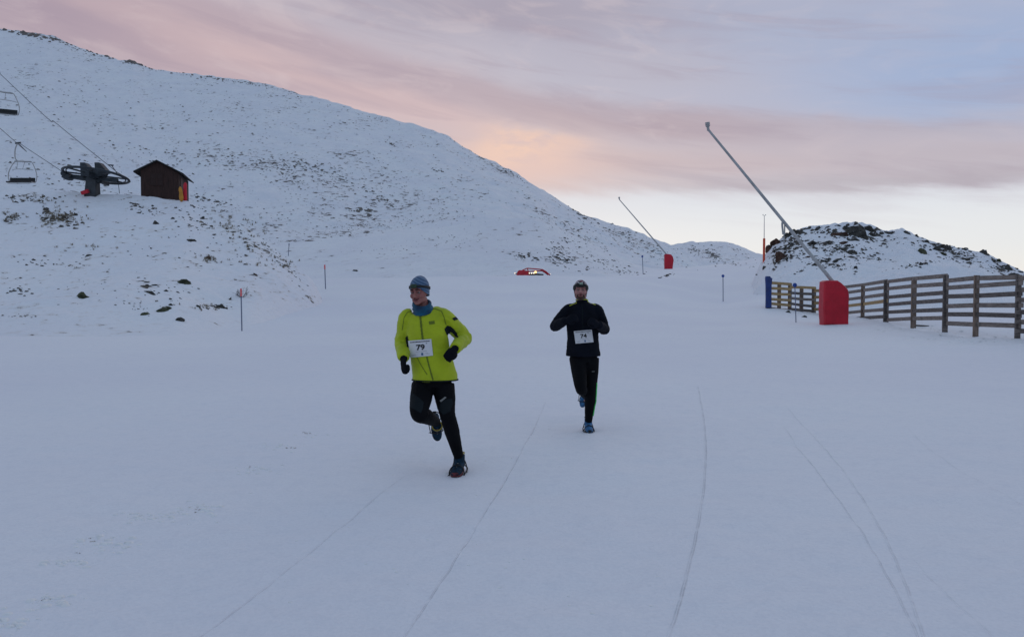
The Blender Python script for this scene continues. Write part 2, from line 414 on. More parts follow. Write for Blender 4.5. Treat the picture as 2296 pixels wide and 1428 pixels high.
M_hill = snow_mat('hill_snow', s1=3.2, s2=0.7, bdist=0.15, fine=3.0, slope=(0.55, 0.55, 1.1))
M_mount = snow_mat('mountain_snow', rot=-0.35, s1=0.85, s2=0.10, bdist=0.7, fine=0.8, slope=(0.6, 0.5, 1.4), dens=0.92, dark=(0.11, 0.10, 0.10))
M_mound = snow_mat('mound_snow', s1=1.7, s2=0.45, bdist=0.25, fine=2.0, slope=(0.6, 0.6, 1.3), dark=(0.03, 0.03, 0.028))
gme = grid_mesh('piste', np.stack([GX, GY, GZ], -1)); set_bare(gme, np.zeros(GX.size))
ground = tag(obj('ground', gme, M_piste), 'smooth groomed snow piste with thin ski tracks', None, kind='structure')

BV = []
def add_bvh(me):
    vs = np.empty(len(me.vertices) * 3, np.float32); me.vertices.foreach_get('co', vs)
    BV.append(BVHTree.FromPolygons([Vector(v) for v in vs.reshape(-1, 3)], [tuple(p.vertices) for p in me.polygons]))
def hit(px, py, dmin=0.0):
    d = ray(px, py).normalized(); o = Vector((0, 0, CAMZ)) + d * dmin; best = None
    for b in BV:
        h = b.ray_cast(o, d)
        if h[0] is not None and (best is None or h[3] < best[2]): best = (h[0], h[1], h[3])
    return best
def drop(x, y, z0=400.0):
    best = None
    for b in BV:
        h = b.ray_cast(Vector((x, y, z0)), Vector((0, 0, -1)))
        if h[0] is not None and (best is None or h[0].z > best.z): best = h[0]
    return best

# ------------------------------------------------------------------ hills: each a sheet from foot to crest and down its far side
def e_of(py): return np.tan(np.arctan((CY - py) / F) - PITCH)     # z per metre of depth (on the axis)
def hill(name, label, mat, sil, foot, Dc, Df, pstep, rows, back, amp, nscale, bare, rug=0.0, sh=1.0, seed=1, edrop=4.0):
    lo, hi = sil[0][0], sil[-1][0]
    pxa = np.arange(lo, hi + 0.1, pstep); I = lambda tb: np.interp(pxa, [p[0] for p in tb], [p[1] for p in tb])
    def sm(a, n=3):
        for _ in range(n):
            q = np.pad(a, 1, 'edge'); a = (q[:-2] + 2 * q[1:-1] + q[2:]) / 4
        return a
    yc, yf, dc, df = sm(I(sil), 2), sm(I(foot), 6), sm(I(Dc), 8), sm(I(Df), 8)
    tt = np.linspace(0, 1, rows)[:, None]
    s_t = 1 - (1 - tt) ** sh if sh >= 1 else tt ** sh
    D = df[None] + (dc - df)[None] * tt
    PYY = yf[None] + (yc - yf)[None] * s_t
    # exact z for that pixel row at that depth
    wv = (CY - PYY) / F
    Z = CAMZ + D * (-spi + wv * cp) / (cp + wv * spi)
    X = D * ((pxa - CX) / F)[None] / (cp + wv * spi) * 1.0
    env = np.clip((tt * 6), 0, 1)
    nz = fbm(X / nscale, D / nscale, seed, 5, 0.5) * amp
    Z = Z + nz * env * (1 - 0.6 * tt) 
    if rug: Z = Z + np.abs(fbm(X * 4.5 / nscale, D * 4.5 / nscale, seed + 20, 4, 0.6)) * rug * env
    pyf = PYY
    BR = bare(np.broadcast_to(pxa[None], PYY.shape), PYY, X, D)
    nb = 14; tb = np.linspace(0, 1, nb + 1)[1:, None]
    Db = dc[None] * (1 + back * tb); Zc = Z[-1][None]
    Zb = Zc - (Zc - (-3)) * (tb ** 1.7) * 1.0 + nz[-1][None] * 0
    Xb = X[-1][None] * (1 + back * tb * 0.8)
    X = np.vstack([X, Xb]); D = np.vstack([D, Db]); Z = np.vstack([Z, Zb])
    BR = np.vstack([BR, np.repeat(BR[-1:], nb, 0) * 0.6])
    ks = np.linspace(1, 0, 13)[:-1, None]; sD = np.maximum(D[1] - D[0], 0.05)[None]; sl = ((Z[1] - Z[0]) / (D[1] - D[0]))[None]
    run = (dc - df)[None] * 0.30
    Ds = D[0][None] - run * ks; Xs = X[0][None] * Ds / D[0][None]; drp = np.clip(sl, 0.05, 0.3) * run * ks + 0.9 * ks ** 2
    Zs = Z[0][None] - drp
    X = np.vstack([Xs, X]); Z = np.vstack([Zs, Z]); D = np.vstack([Ds, D]); BR = np.vstack([np.repeat(BR[:1] * 0.5, 12, 0), BR])
    ed = np.minimum(pxa - pxa[0], pxa[-1] - pxa)
    Z = Z - (edrop * np.clip(1 - ed / 70.0, 0, 1) ** 2)[None]
    me = grid_mesh(name, np.stack([X, D, Z], -1)); set_bare(me, BR)
    o = tag(obj(name, me, mat), label, None, kind='structure'); add_bvh(me); return o
def blobs(L, base):
    def f(px, py, X, D):
        v = np.full(px.shape, float(base))
        for (a, b, ra, rb, rot, s) in L:
            c, sn = math.cos(math.radians(rot)), math.sin(math.radians(rot))
            u = ((px - a) * c + (py - b) * sn) / ra; w = (-(px - a) * sn + (py - b) * c) / rb
            v = np.maximum(v, s * np.exp(-(u * u + w * w)) + 0 * v)
        return v + 0.10 * vn(px / 60, py / 30, 77)
    return f

hill('mountain', 'long snowy mountain ridge falling from upper left to centre', M_mount,
     [(-1500, -190), (-700, -60), (-200, 35), (0, 62), (60, 74), (100, 80), (150, 98), (200, 116), (260, 130), (300, 138), (330, 152), (400, 166), (500, 176), (560, 186), (600, 192), (700, 222), (760, 238), (800, 252), (900, 275), (960, 292), (1000, 306), (1040, 330), (1090, 358), (1120, 373), (1170, 402), (1230, 440), (1300, 480), (1400, 515), (1460, 537), (1500, 551), (1560, 580), (1620, 606), (1700, 640)],
     [(-1500, 540), (0, 540), (400, 560), (650, 565), (1000, 540), (1200, 520), (1330, 570), (1450, 618), (1700, 660)],
     [(-1500, 520), (0, 460), (600, 420), (1000, 380), (1300, 330), (1500, 290), (1700, 270)],
     [(-1500, 200), (600, 170), (1200, 185), (1400, 170), (1700, 165)], 5, 230, 0.9, 2.6, 45.0,
     blobs([(700, 400, 330, 55, 18, 0.62), (800, 470, 320, 45, 8, 0.55), (900, 420, 260, 45, 30, 0.55), (450, 330, 200, 50, 18, 0.48), (620, 500, 140, 28, -8, 0.62), (820, 515, 260, 18, -9, 0.62),
            (120, 85, 260, 14, 14, 0.72), (560, 190, 330, 10, 12, 0.55), (1100, 372, 120, 9, 33, 0.6), (1300, 480, 40, 12, 25, 0.7), (1280, 520, 120, 26, 24, 0.62), (1420, 545, 120, 22, 22, 0.62), (1200, 470, 200, 40, 25, 0.45),
            (300, 380, 320, 40, 10, 0.42), (200, 420, 320, 30, 4, 0.5), (1000, 330, 300, 30, 30, 0.38)], 0.30), rug=0.8, sh=1.15, seed=4)
hill('far_hill', 'low snowy hill at the far end of the piste', M_mount,
     [(1300, 640), (1420, 590), (1470, 562), (1500, 551), (1540, 546), (1590, 543), (1630, 542), (1655, 549), (1680, 560), (1705, 570), (1760, 583), (1850, 600), (2000, 640)],
     [(1300, 660), (1500, 625), (1700, 610), (2000, 670)], [(1300, 360), (2000, 360)], [(1300, 215), (2000, 215)], 5, 90, 0.6, 1.2, 30.0,
     blobs([(1600, 575, 16, 22, -20, 0.85), (1560, 565, 60, 14, 25, 0.55), (1640, 590, 50, 8, 15, 0.6), (1660, 570, 40, 14, 30, 0.45)], 0.28), rug=0.5, seed=9)
hill('middle_slope', 'smooth snow slope rising behind the piste crest', M_mount,
     [(-300, 600), (300, 570), (560, 552), (640, 546), (720, 538), (800, 531), (900, 520), (1000, 508), (1060, 497), (1110, 490), (1170, 488), (1210, 496), (1250, 510), (1300, 535), (1360, 566), (1420, 592), (1500, 612), (1640, 640)],
     [(-300, 640), (600, 640), (1150, 632), (1300, 632), (1500, 640), (1640, 660)], [(-300, 160), (1640, 150)], [(-300, 100), (1150, 98), (1640, 96)], 5, 120, 0.7, 0.5, 18.0,
     blobs([(1262, 560, 22, 34, -25, 0.72), (1230, 582, 60, 14, 12, 0.68), (1160, 575, 60, 10, 10, 0.52), (1000, 540, 100, 14, 0, 0.45), (1300, 590, 80, 16, 15, 0.55), (1100, 530, 60, 14, 0, 0.42)], 0.16), seed=12)
hill('bank', 'snowy bank with rocks and tufts below the chairlift', M_hill,
     [(-1300, 380), (-500, 412), (-100, 428), (0, 432), (200, 434), (300, 436), (360, 440), (420, 449), (455, 462), (500, 484), (560, 520), (620, 562), (675, 606), (705, 632), (730, 660), (760, 695)],
     [(-1300, 760), (0, 748), (400, 742), (520, 725), (620, 692), (700, 684), (760, 705)], [(-1300, 60), (300, 55), (455, 54), (560, 50), (700, 46), (760, 46)], [(-1300, 24), (0, 25), (400, 27), (560, 33), (700, 42), (760, 43)], 5, 150, 0.35, 0.40, 6.0,
     blobs([(130, 495, 60, 22, 10, 0.62), (20, 490, 30, 14, 0, 0.55), (60, 445, 120, 10, 0, 0.58), (520, 520, 60, 40, 40, 0.62), (430, 500, 60, 30, 20, 0.5), (640, 595, 70, 16, 42, 0.62), (470, 690, 50, 8, 10, 0.62), (465, 582, 16, 8, 0, 0.7), (330, 660, 60, 20, 0, 0.45), (180, 590, 140, 30, 0, 0.38), (580, 560, 60, 20, 42, 0.55), (380, 470, 50, 20, 20, 0.5)], 0.22), rug=0.06, sh=1.0, seed=21)
hill('rocky_mound', 'rocky snow covered mound behind the wooden fence', M_mound,
     [(1640, 690), (1672, 655), (1692, 616), (1705, 588), (1714, 568), (1735, 545), (1760, 528), (1785, 515), (1810, 508), (1850, 507), (1885, 505), (1910, 502), (1930, 504), (1955, 514), (1975, 522), (1995, 523), (2020, 516), (2045, 524), (2060, 531), (2110, 543), (2160, 556), (2200, 565), (2235, 584), (2270, 598), (2300, 610), (2400, 650), (2600, 700), (2900, 760)],
     [(1640, 690), (1700, 668), (1760, 656), (1850, 650), (2100, 655), (2296, 665), (2900, 800)], [(1640, 66), (1720, 64), (2100, 62), (2400, 56), (2900, 54)], [(1640, 56), (1720, 54), (1900, 48), (2200, 44), (2900, 40)], 4, 150, 0.35, 0.42, 4.0,
     blobs([(1920, 525, 50, 24, 30, 0.66), (1880, 555, 100, 22, 8, 0.64), (1760, 550, 50, 26, -45, 0.72), (1860, 585, 90, 20, 10, 0.58), (1960, 525, 40, 12, 20, 0.7), (2110, 555, 80, 20, 12, 0.66), (2170, 575, 60, 14, 15, 0.62), (2060, 590, 60, 8, -12, 0.62), (2240, 600, 50, 22, 25, 0.66), (1800, 520, 80, 8, -15, 0.6)], 0.20), rug=0.12, seed=31)
add_bvh(gme)

# ------------------------------------------------------------------ plain materials
M_rock = None
def rock_mat(name, c1, c2, snow=0.86):
    m_, t = new_mat(name)
    geo = t.n('ShaderNodeNewGeometry'); sx = t.n('ShaderNodeSeparateXYZ'); t.l(geo.outputs['Normal'], sx.inputs[0])
    n1 = t.noise(geo.outputs['Position'], 3.0, 5, 0.65); n2 = t.noise(geo.outputs['Position'], 14.0, 4, 0.6)
    c = t.mix(t.ss(n1, 0.35, 0.65), c1, c2)
    sn = t.ss(t.m('ADD', sx.outputs[2], t.m('MULTIPLY', t.m('SUBTRACT', n1, 0.5), 0.9)), snow, snow + 0.10)
    c = t.mix(sn, c, SNOWC)
    finish(t, c, 0.85, t.m('ADD', n1, t.m('MULTIPLY', n2, 0.5)), 0.7, 0.04, spec=0.2)
    return m_
M_rock = rock_mat('dark_rock', (0.020, 0.021, 0.020), (0.075, 0.072, 0.066))
M_rockg = rock_mat('lichen_rock', (0.022, 0.026, 0.016), (0.07, 0.078, 0.042), 0.95)
M_rockr = rock_mat('rusty_rock', (0.035, 0.020, 0.016), (0.10, 0.055, 0.04), 0.85)
M_grass = simple('dry_grass', (0.20, 0.165, 0.115), 0.9, 0.35, 3)
M_twig = simple('twig', (0.06, 0.045, 0.04), 0.9, 0.3, 20)
M_steel = simple('grey_steel', (0.36, 0.365, 0.37), 0.5, 0.18, 3, metal=0.15)
M_dsteel = simple('dark_steel', (0.030, 0.038, 0.046), 0.55, 0.3, 2, metal=0.2)
M_red = simple('red_vinyl', (0.46, 0.004, 0.022), 0.55, 0.12, 2.5, bstr=0.5, bdist=0.03, sheen=0.1)
M_bluep = simple('blue_vinyl', (0.010, 0.035, 0.16), 0.5, 0.2, 2.5, bstr=0.5, bdist=0.02)
M_wgrey = simple('weathered_board', (0.185, 0.155, 0.14), 0.9, 0.35, 4, stretch=(1, 1, 6), bstr=0.6)
M_wdark = simple('dark_board', (0.115, 0.098, 0.092), 0.9, 0.35, 4, stretch=(1, 1, 6), bstr=0.6)
M_wpost = simple('brown_post', (0.17, 0.125, 0.10), 0.9, 0.35, 4, stretch=(5, 5, 0.7), bstr=0.6)
M_wyel = simple('fresh_board', (0.34, 0.235, 0.115), 0.85, 0.2, 4, stretch=(1, 1, 6), bstr=0.4)
M_black = simple('black_rubber', (0.010, 0.011, 0.013), 0.6, 0.2, 8)
M_orange = simple('orange_plastic', (0.62, 0.075, 0.03), 0.5, 0.1, 4)
M_poleg = simple('pole_grey', (0.13, 0.15, 0.22), 0.5, 0.1, 4)
M_pink = simple('faded_red_tape', (0.68, 0.13, 0.14), 0.5, 0.1, 6)
M_blueball = simple('blue_plastic', (0.008, 0.055, 0.27), 0.4, 0.1, 6)

# ------------------------------------------------------------------ rocks
def rock_mesh(seed, sub=3, flat=0.6):
    r = random.Random(seed); bm = bmesh.new(); bmesh.ops.create_icosphere(bm, subdivisions=sub, radius=1)
    planes = [(Vector((r.uniform(-1, 1), r.uniform(-1, 1), r.uniform(-.3, 1))).normalized(), r.uniform(0.45, 0.8)) for _ in range(9)]
    off = Vector((seed * 7.1, 3.3, 1.7))
    for v in bm.verts:
        p = v.co.copy()
        for n_, d_ in planes:
            k = p.dot(n_)
            if k > d_: p -= n_ * (k - d_)
        p *= 1 + 0.22 * mn.fractal(p * 1.6 + off, 1.0, 2.0, 3)
        v.co = Vector((p.x, p.y * 0.8, p.z * flat))
    me = bpy.data.meshes.new('rock'); bm.to_mesh(me); bm.free()
    me.polygons.foreach_set('use_smooth', [True] * len(me.polygons)); me.set_sharp_from_angle(angle=math.radians(28))
    return me
RM = [rock_mesh(i + 1) for i in range(8)]
RMg = [m_.copy() for m_ in RM[:4]]; RMr = [m_.copy() for m_ in RM[:3]]
for m_ in RM: m_.materials.append(M_rock)
for m_ in RMg: m_.materials.append(M_rockg)
for m_ in RMr: m_.materials.append(M_rockr)
def rock(px, py, w, h, label, group=None, kind='d', sink=0.25, ang=None):
    """a boulder resting in the snow at that spot; w, h in photo pixels"""
    ht = hit(px, py)
    if ht is None: return None
    p, n_, d = ht
    k = p.y / F
    pool = {'d': RM, 'g': RMg, 'r': RMr}[kind]
    o = bpy.data.objects.new('rock', random.choice(pool)); COL.objects.link(o)
    sx = w * k * 0.72; sz = h * k * (2.1 if px < 1690 else 1.5)
    o.location = p + Vector((0, sx * 0.25, -sz * sink * 0.6)); o.scale = (sx, sx * 0.8, max(sz, sx * 0.25))
    o.rotation_euler = (random.uniform(-.15, .15), math.radians(ang if ang is not None else random.uniform(-8, 8)), random.uniform(-.6, .6))
    tag(o, label, 'rock', group); return o
# the rocks on the bank that can be told apart
for a in [(181, 668, 40, 20, 'broad mossy dark rock alone in the snow at the left edge of the bank', 'g', -8),
          (402, 634, 34, 18, 'mossy pointed rock highest of the cluster low on the bank', 'g', 20),
          (375, 693, 42, 9, 'long flat mossy slab low on the bank right above a small dark stone', 'g', 4),
          (335, 659, 34, 9, 'curved dark slab in the middle of the cluster low on the bank', 'd', 16),
          (318, 706, 24, 9, 'squat greenish rock lowest left of the cluster on the bank', 'g', -6),
          (397, 718, 22, 8, 'small dark wedge rock lowest right of the cluster on the bank', 'd', -18),
          (347, 641, 18, 5, 'thin dark stone just above the curved slab on the bank', 'd', 6),
          (325, 633, 16, 5, 'small dark stone at the upper left of the bank rock cluster', 'd', 12),
          (372, 654, 12, 7, 'tiny round dark stone between curved slab and pointed mossy rock', 'd', 0),
          (384, 685, 12, 7, 'small dark stone sitting behind the long mossy slab', 'd', 0),
          (498, 691, 24, 13, 'dark clump of stone in the row left of the nearest red tipped pole', 'd', 0),
          (444, 688, 12, 6, 'small dark stone at the left end of the row by the red tipped pole', 'd', 14),
          (513, 672, 9, 12, 'small upright dark stone just left of the nearest red tipped pole', 'd', 20),
          (194, 575, 18, 10, 'dark rock with small companion high on the left of the bank', 'd', 10),
          (347, 503, 14, 10, 'blocky dark rock on the bank below the hut', 'd', -10),
          (425, 539, 28, 6, 'long thin dark stone on the upper bank slope', 'd', 22),
          (452, 491, 15, 10, 'dark rock high on the right shoulder of the bank', 'd', 24),
          (465, 580, 20, 11, 'brownish rock with dry grass beside it on the right bank', 'r', 8),
          (572, 617, 14, 7, 'small reddish stone low on the right side of the bank', 'r', 10),
          (797, 608, 15, 5, 'lone small stone on the smooth piste near the far red tipped pole', 'd', 0),
          (548, 593, 12, 4, 'thin flat stone low on the right bank above the reddish stone', 'd', 8)]:
    rock(a[0], a[1], a[2], a[3], a[4], None, a[5], 0.3, a[6])
# rocks of the mound, largest first
for a in [(1912, 521, 46, 34, 'big craggy dark outcrop on the top of the rocky mound', 'd', 10),
          (1946, 512, 30, 14, 'flat dark slab just right of the topmost outcrop of the mound', 'd', 12),
          (1886, 528, 36, 14, 'wide brown grey rock left below the topmost outcrop', 'r', -8),
          (1930, 532, 34, 20, 'broken grey boulder right below the topmost outcrop', 'd', 25),
          (1873, 526, 14, 16, 'narrow upright dark rock left of the wide brown rock on the mound', 'd', 20),
          (1911, 566, 24, 14, 'black rock standing alone in the middle of the mound face', 'd', 5),
          (1758, 577, 32, 30, 'rust brown rock at the left foot of the mound', 'r', -30),
          (1822, 546, 30, 12, 'low dark rock on the left face of the mound beside the lance pole', 'd', -5),
          (1911, 538, 34, 10, 'flat dark rock under the big outcrop on the mound', 'd', 10),
          (1955, 541, 20, 9, 'small dark wedge rock right below the broken boulder', 'd', -10),
          (2106, 552, 36, 16, 'wide dark rock on the right shoulder of the mound', 'd', 8),
          (2130, 560, 22, 16, 'dark boulder just right of the wide rock on the right shoulder', 'd', 20),
          (2072, 570, 32, 24, 'greenish crumbly rock on the right half of the mound', 'g', 20),
          (2114, 572, 26, 12, 'greenish rock below the wide rock on the right shoulder', 'g', 14),
          (2143, 575, 28, 9, 'flat dark ledge rock on the right half of the mound', 'd', 4),
          (2238, 586, 16, 12, 'square grey green rock near the right end of the mound', 'g', 5),
          (2264, 605, 26, 18, 'dark boulder low at the right edge of the photo', 'd', 12),
          (2273, 618, 40, 14, 'long dark rock lowest at the right edge of the photo', 'd', 0),
          (1794, 520, 26, 10, 'dark rock on the upper left crest of the mound', 'd', -22),
          (1832, 515, 18, 8, 'dark rock below the left crest of the mound', 'd', -5),
          (1770, 530, 16, 14, 'dark rock at the left brow of the mound behind the lance pole', 'd', -40),
          (1745, 545, 24, 20, 'reddish dark rock on the steep left end of the mound', 'r', -40),
          (1725, 560, 20, 18, 'reddish rock beside the weather mast foot', 'r', -42),
          (1993, 524, 22, 9, 'dark crest rock in the saddle between the two mound tops', 'd', 6),
          (1975, 524, 14, 10, 'small dark rock in the saddle left of the crest rock', 'd', 0),
          (2054, 529, 12, 9, 'small dark rock on the right slope of the snowy second top', 'd', 20),
          (2079, 543, 12, 9, 'small dark crest rock before the wide rock of the right shoulder', 'd', 10),
          (2192, 560, 26, 9, 'dark crest rock on the long right ridge of the mound', 'd', 18),
          (2210, 568, 18, 12, 'black crest rock at the end of the long right ridge', 'd', 30)]:
    rock(a[0], a[1], a[2], a[3], a[4], None, a[5], 0.2, a[6])
for a in [(1898, 512, 22, 12, 'dark rock on the very top of the mound left of the outcrop', 'd', 0), (1925, 508, 24, 12, 'dark rock on the very top of the mound above the outcrop', 'd', 5),
          (1893, 545, 26, 10, 'brown slab under the wide brown grey rock of the mound', 'r', 12), (1960, 528, 18, 12, 'dark rock on the right flank under the topmost slab', 'd', 30),
          (2165, 560, 24, 12, 'dark rock on the long right ridge next to the right shoulder', 'd', 12), (2098, 560, 20, 12, 'dark rock left of the wide rock on the right shoulder', 'd', -8),
          (1880, 583, 22, 9, 'lone grey rock low in the middle of the mound face', 'd', 0), (1850, 588, 16, 8, 'small grey rock low on the left of the mound face', 'd', 8)]:
    rock(a[0], a[1], a[2], a[3], a[4], None, a[5], 0.2, a[6])
crest = [(1807, 512), (1817, 510), (1835, 508), (1856, 507), (1881, 505), (1900, 503), (1918, 503), (1959, 516), (2140, 549), (2160, 556), (2225, 581), (2289, 608), (1782, 516), (1762, 527), (2030, 520)]
for px, py in crest:
    rock(px, py + 3, random.uniform(10, 18), random.uniform(6, 10), 'small dark stone in the row along the crest of the mound', 'small rocks along the mound crest', 'd', 0.2)
for i in range(30):
    cx, cy, rx, ry = random.choice([(1880, 562, 60, 14), (1860, 590, 60, 12), (1900, 530, 50, 20), (1765, 560, 40, 22), (2110, 562, 60, 14), (2060, 592, 50, 5), (2200, 580, 50, 14), (1930, 570, 40, 16), (2265, 605, 30, 14), (2160, 572, 40, 12)])
    px = random.gauss(cx, rx * 0.6); py = random.gauss(cy, ry * 0.6)
    if py < np.interp(px, [1700, 1760, 1850, 1930, 2000, 2100, 2296], [575, 535, 512, 508, 528, 546, 612]): continue
    rock(px, py, random.uniform(7, 15), random.uniform(4, 8), 'small dark stone poking out of the snow on the mound face', 'small rocks on the mound face', random.choice('dddgr'), 0.2)

def scatter(name, label, spec, mat, seed, jag=0.35, cat=None, szk=1.0):
    """many little stones, one object: nobody could count them.  spec: (px,py,rx,ry,rot,n,wmin,wmax,hratio)"""
    r = random.Random(seed); V = []; Fc = []
    for (cx, cy, rx, ry, rot, n, w0, w1, hr) in spec:
        c, s_ = math.cos(math.radians(rot)), math.sin(math.radians(rot))
        for _ in range(n):
            a, b = r.gauss(0, rx * 0.55), r.gauss(0, ry * 0.55)
            ht = hit(cx + a * c - b * s_, cy + a * s_ + b * c)
            if ht is None or ht[0].y > 600: continue
            p = ht[0]; k = p.y / F; w = k * szk * (w0 + (w1 - w0) * r.random() ** 2.2) * 0.5; h = w * hr * r.uniform(0.6, 1.5)
            th = r.uniform(0, 6.28); k0 = len(V); tl = r.uniform(-0.1, 0.45) * w
            nn = 6
            for j in range(nn):
                a_ = th + j * 6.283 / nn; q = r.uniform(1 - jag, 1 + jag)
                V.append(p + Vector((math.cos(a_) * w * q, math.sin(a_) * w * 0.7 * q, -0.35 * h - math.cos(a_) * tl)))
            for j in range(nn):
                a_ = th + j * 6.283 / nn; q = r.uniform(0.4, 0.85)
                V.append(p + Vector((math.cos(a_) * w * q, math.sin(a_) * w * 0.6 * q, h * r.uniform(0.5, 1.0) - math.cos(a_) * tl * .7)))
            for j in range(nn):
                j2 = (j + 1) % nn; Fc.append((k0 + j, k0 + j2, k0 + nn + j2, k0 + nn + j))
            Fc.append(tuple(k0 + nn + j for j in range(nn)))
    o = obj(name, mesh_from(name, V, Fc, False), mat); tag(o, label, cat or 'stones', None, 'stuff'); return o
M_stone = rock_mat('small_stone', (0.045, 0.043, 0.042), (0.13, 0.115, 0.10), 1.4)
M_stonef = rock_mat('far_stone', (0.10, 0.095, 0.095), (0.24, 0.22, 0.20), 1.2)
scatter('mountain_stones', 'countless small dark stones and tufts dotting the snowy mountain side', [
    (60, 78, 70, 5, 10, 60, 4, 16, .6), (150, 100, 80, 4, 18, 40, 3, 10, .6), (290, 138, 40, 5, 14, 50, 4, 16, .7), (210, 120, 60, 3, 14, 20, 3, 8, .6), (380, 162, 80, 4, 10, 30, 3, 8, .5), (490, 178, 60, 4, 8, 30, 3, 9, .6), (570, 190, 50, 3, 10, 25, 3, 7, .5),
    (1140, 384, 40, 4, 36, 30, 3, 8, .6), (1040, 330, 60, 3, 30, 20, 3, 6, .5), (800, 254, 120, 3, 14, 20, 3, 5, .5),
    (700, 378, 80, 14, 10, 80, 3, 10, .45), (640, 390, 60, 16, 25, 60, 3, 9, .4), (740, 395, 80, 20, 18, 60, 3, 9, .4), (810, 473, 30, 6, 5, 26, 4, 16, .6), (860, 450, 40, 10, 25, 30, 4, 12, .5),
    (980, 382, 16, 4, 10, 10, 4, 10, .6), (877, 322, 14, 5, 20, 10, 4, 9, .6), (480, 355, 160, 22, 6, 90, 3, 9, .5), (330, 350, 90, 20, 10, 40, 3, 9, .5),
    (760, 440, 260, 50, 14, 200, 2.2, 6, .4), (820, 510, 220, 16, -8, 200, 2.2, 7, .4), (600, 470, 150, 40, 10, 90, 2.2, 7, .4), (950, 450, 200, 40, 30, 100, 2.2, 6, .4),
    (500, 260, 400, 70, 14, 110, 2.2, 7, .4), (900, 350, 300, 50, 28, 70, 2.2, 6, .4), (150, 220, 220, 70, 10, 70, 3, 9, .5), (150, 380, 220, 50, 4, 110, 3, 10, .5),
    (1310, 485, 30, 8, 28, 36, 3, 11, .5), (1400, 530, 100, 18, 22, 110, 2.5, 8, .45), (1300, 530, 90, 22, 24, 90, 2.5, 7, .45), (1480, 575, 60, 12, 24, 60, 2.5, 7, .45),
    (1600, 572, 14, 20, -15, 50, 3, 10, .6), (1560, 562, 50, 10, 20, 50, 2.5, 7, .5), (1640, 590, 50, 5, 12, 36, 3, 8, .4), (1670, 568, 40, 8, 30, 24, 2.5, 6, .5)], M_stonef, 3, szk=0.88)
scatter('slope_stones', 'small dark stones strewn over the middle slope behind the groomer', [
    (1256, 560, 26, 34, 60, 60, 3, 9, .5), (1262, 580, 34, 8, 12, 50, 3, 10, .5), (1160, 573, 30, 5, 12, 30, 3, 9, .5), (1196, 578, 20, 6, 30, 24, 3, 10, .5), (1250, 590, 40, 8, 20, 36, 3, 8, .5),
    (1318, 604, 5, 5, 0, 8, 3, 8, .7), (1000, 540, 120, 16, 0, 50, 2, 6, .4), (1350, 585, 60, 14, 20, 60, 2.5, 7, .5), (1500, 617, 22, 4, -15, 14, 4, 12, .4), (1400, 610, 60, 5, 8, 30, 3, 8, .4), (870, 560, 160, 12, 0, 20, 2, 5, .4)], M_stone, 5)
scatter('bank_stones', 'small stones and frozen clods strewn over the left bank', [
    (130, 490, 50, 16, 10, 46, 5, 15, .6), (25, 488, 20, 8, 0, 14, 4, 12, .6), (60, 447, 70, 7, 0, 44, 4, 13, .5), (310, 465, 16, 12, 30, 20, 4, 10, .6), (345, 470, 12, 10, 40, 16, 4, 10, .6),
    (440, 500, 60, 40, 30, 62, 3, 10, .5), (540, 530, 60, 36, 42, 64, 3, 8, .5), (630, 590, 70, 14, 42, 64, 3, 8, .45), (480, 690, 34, 5, 0, 30, 4, 11, .5), (300, 690, 40, 10, 10, 20, 3, 9, .5),
    (120, 590, 110, 14, 6, 30, 4, 11, .5), (40, 650, 30, 18, 10, 14, 4, 11, .5), (50, 710, 40, 8, 0, 12, 3, 9, .5), (340, 560, 160, 40, 8, 40, 3, 8, .4), (200, 640, 200, 40, 0, 30, 3, 8, .4), (470, 450, 50, 6, 14, 40, 3, 10, .5), (370, 660, 70, 30, 0, 30, 3, 9, .5)], M_stone, 6)
scatter('mound_stones', 'countless stones and gravel between the rocks of the mound', [
    (1890, 525, 80, 16, 6, 150, 3, 11, .6), (1870, 560, 80, 16, 8, 150, 3, 10, .5), (1860, 592, 70, 12, 10, 90, 3, 9, .4), (1765, 556, 46, 24, -40, 170, 3, 12, .6), (1750, 580, 40, 10, -30, 50, 3, 10, .4),
    (2120, 560, 80, 14, 14, 130, 3, 11, .5), (2060, 592, 60, 4, -10, 50, 3, 10, .4), (2180, 580, 70, 14, 16, 70, 3, 9, .5), (2260, 604, 40, 16, 20, 50, 3, 10, .5), (1800, 604, 20, 5, -30, 14, 3, 9, .4), (1940, 580, 60, 14, 0, 40, 3, 8, .4), (1990, 545, 60, 14, 0, 30, 3, 8, .4)], M_stone, 8)

# dry grass tufts
def tuft_mass(name, label, spec, seed, mat, hpx=(4, 10)):
    r = random.Random(seed); mb_v = []; mb_f = []
    for (cx, cy, rx, ry, n) in spec:
        for _ in range(n):
            ht = hit(r.gauss(cx, rx * .5), r.gauss(cy, ry * .5))
            if ht is None: continue
            p = ht[0]; k = p.y / F
            for b in range(9):
                h = k * r.uniform(*hpx); a_ = r.uniform(0, 6.28); le = Vector((math.cos(a_), math.sin(a_), 0)) * h * r.uniform(0.2, 0.9)
                q = p + Vector((r.uniform(-1, 1), r.uniform(-1, 1), 0)) * k * 2.5; w = k * 0.45
                s_ = Vector((-math.sin(a_), math.cos(a_), 0)) * w; k0 = len(mb_v)
                mb_v += [q - s_, q + s_, q + le * .5 + Vector((0, 0, h * .75)) + s_ * .7, q + le * .5 + Vector((0, 0, h * .75)) - s_ * .7, q + le + Vector((0, 0, h * .9))]
                mb_f += [(k0, k0 + 1, k0 + 2, k0 + 3), (k0 + 3, k0 + 2, k0 + 4)]
    o = obj(name, mesh_from(name, mb_v, mb_f, False), mat); tag(o, label, 'grass', None, 'stuff'); return o
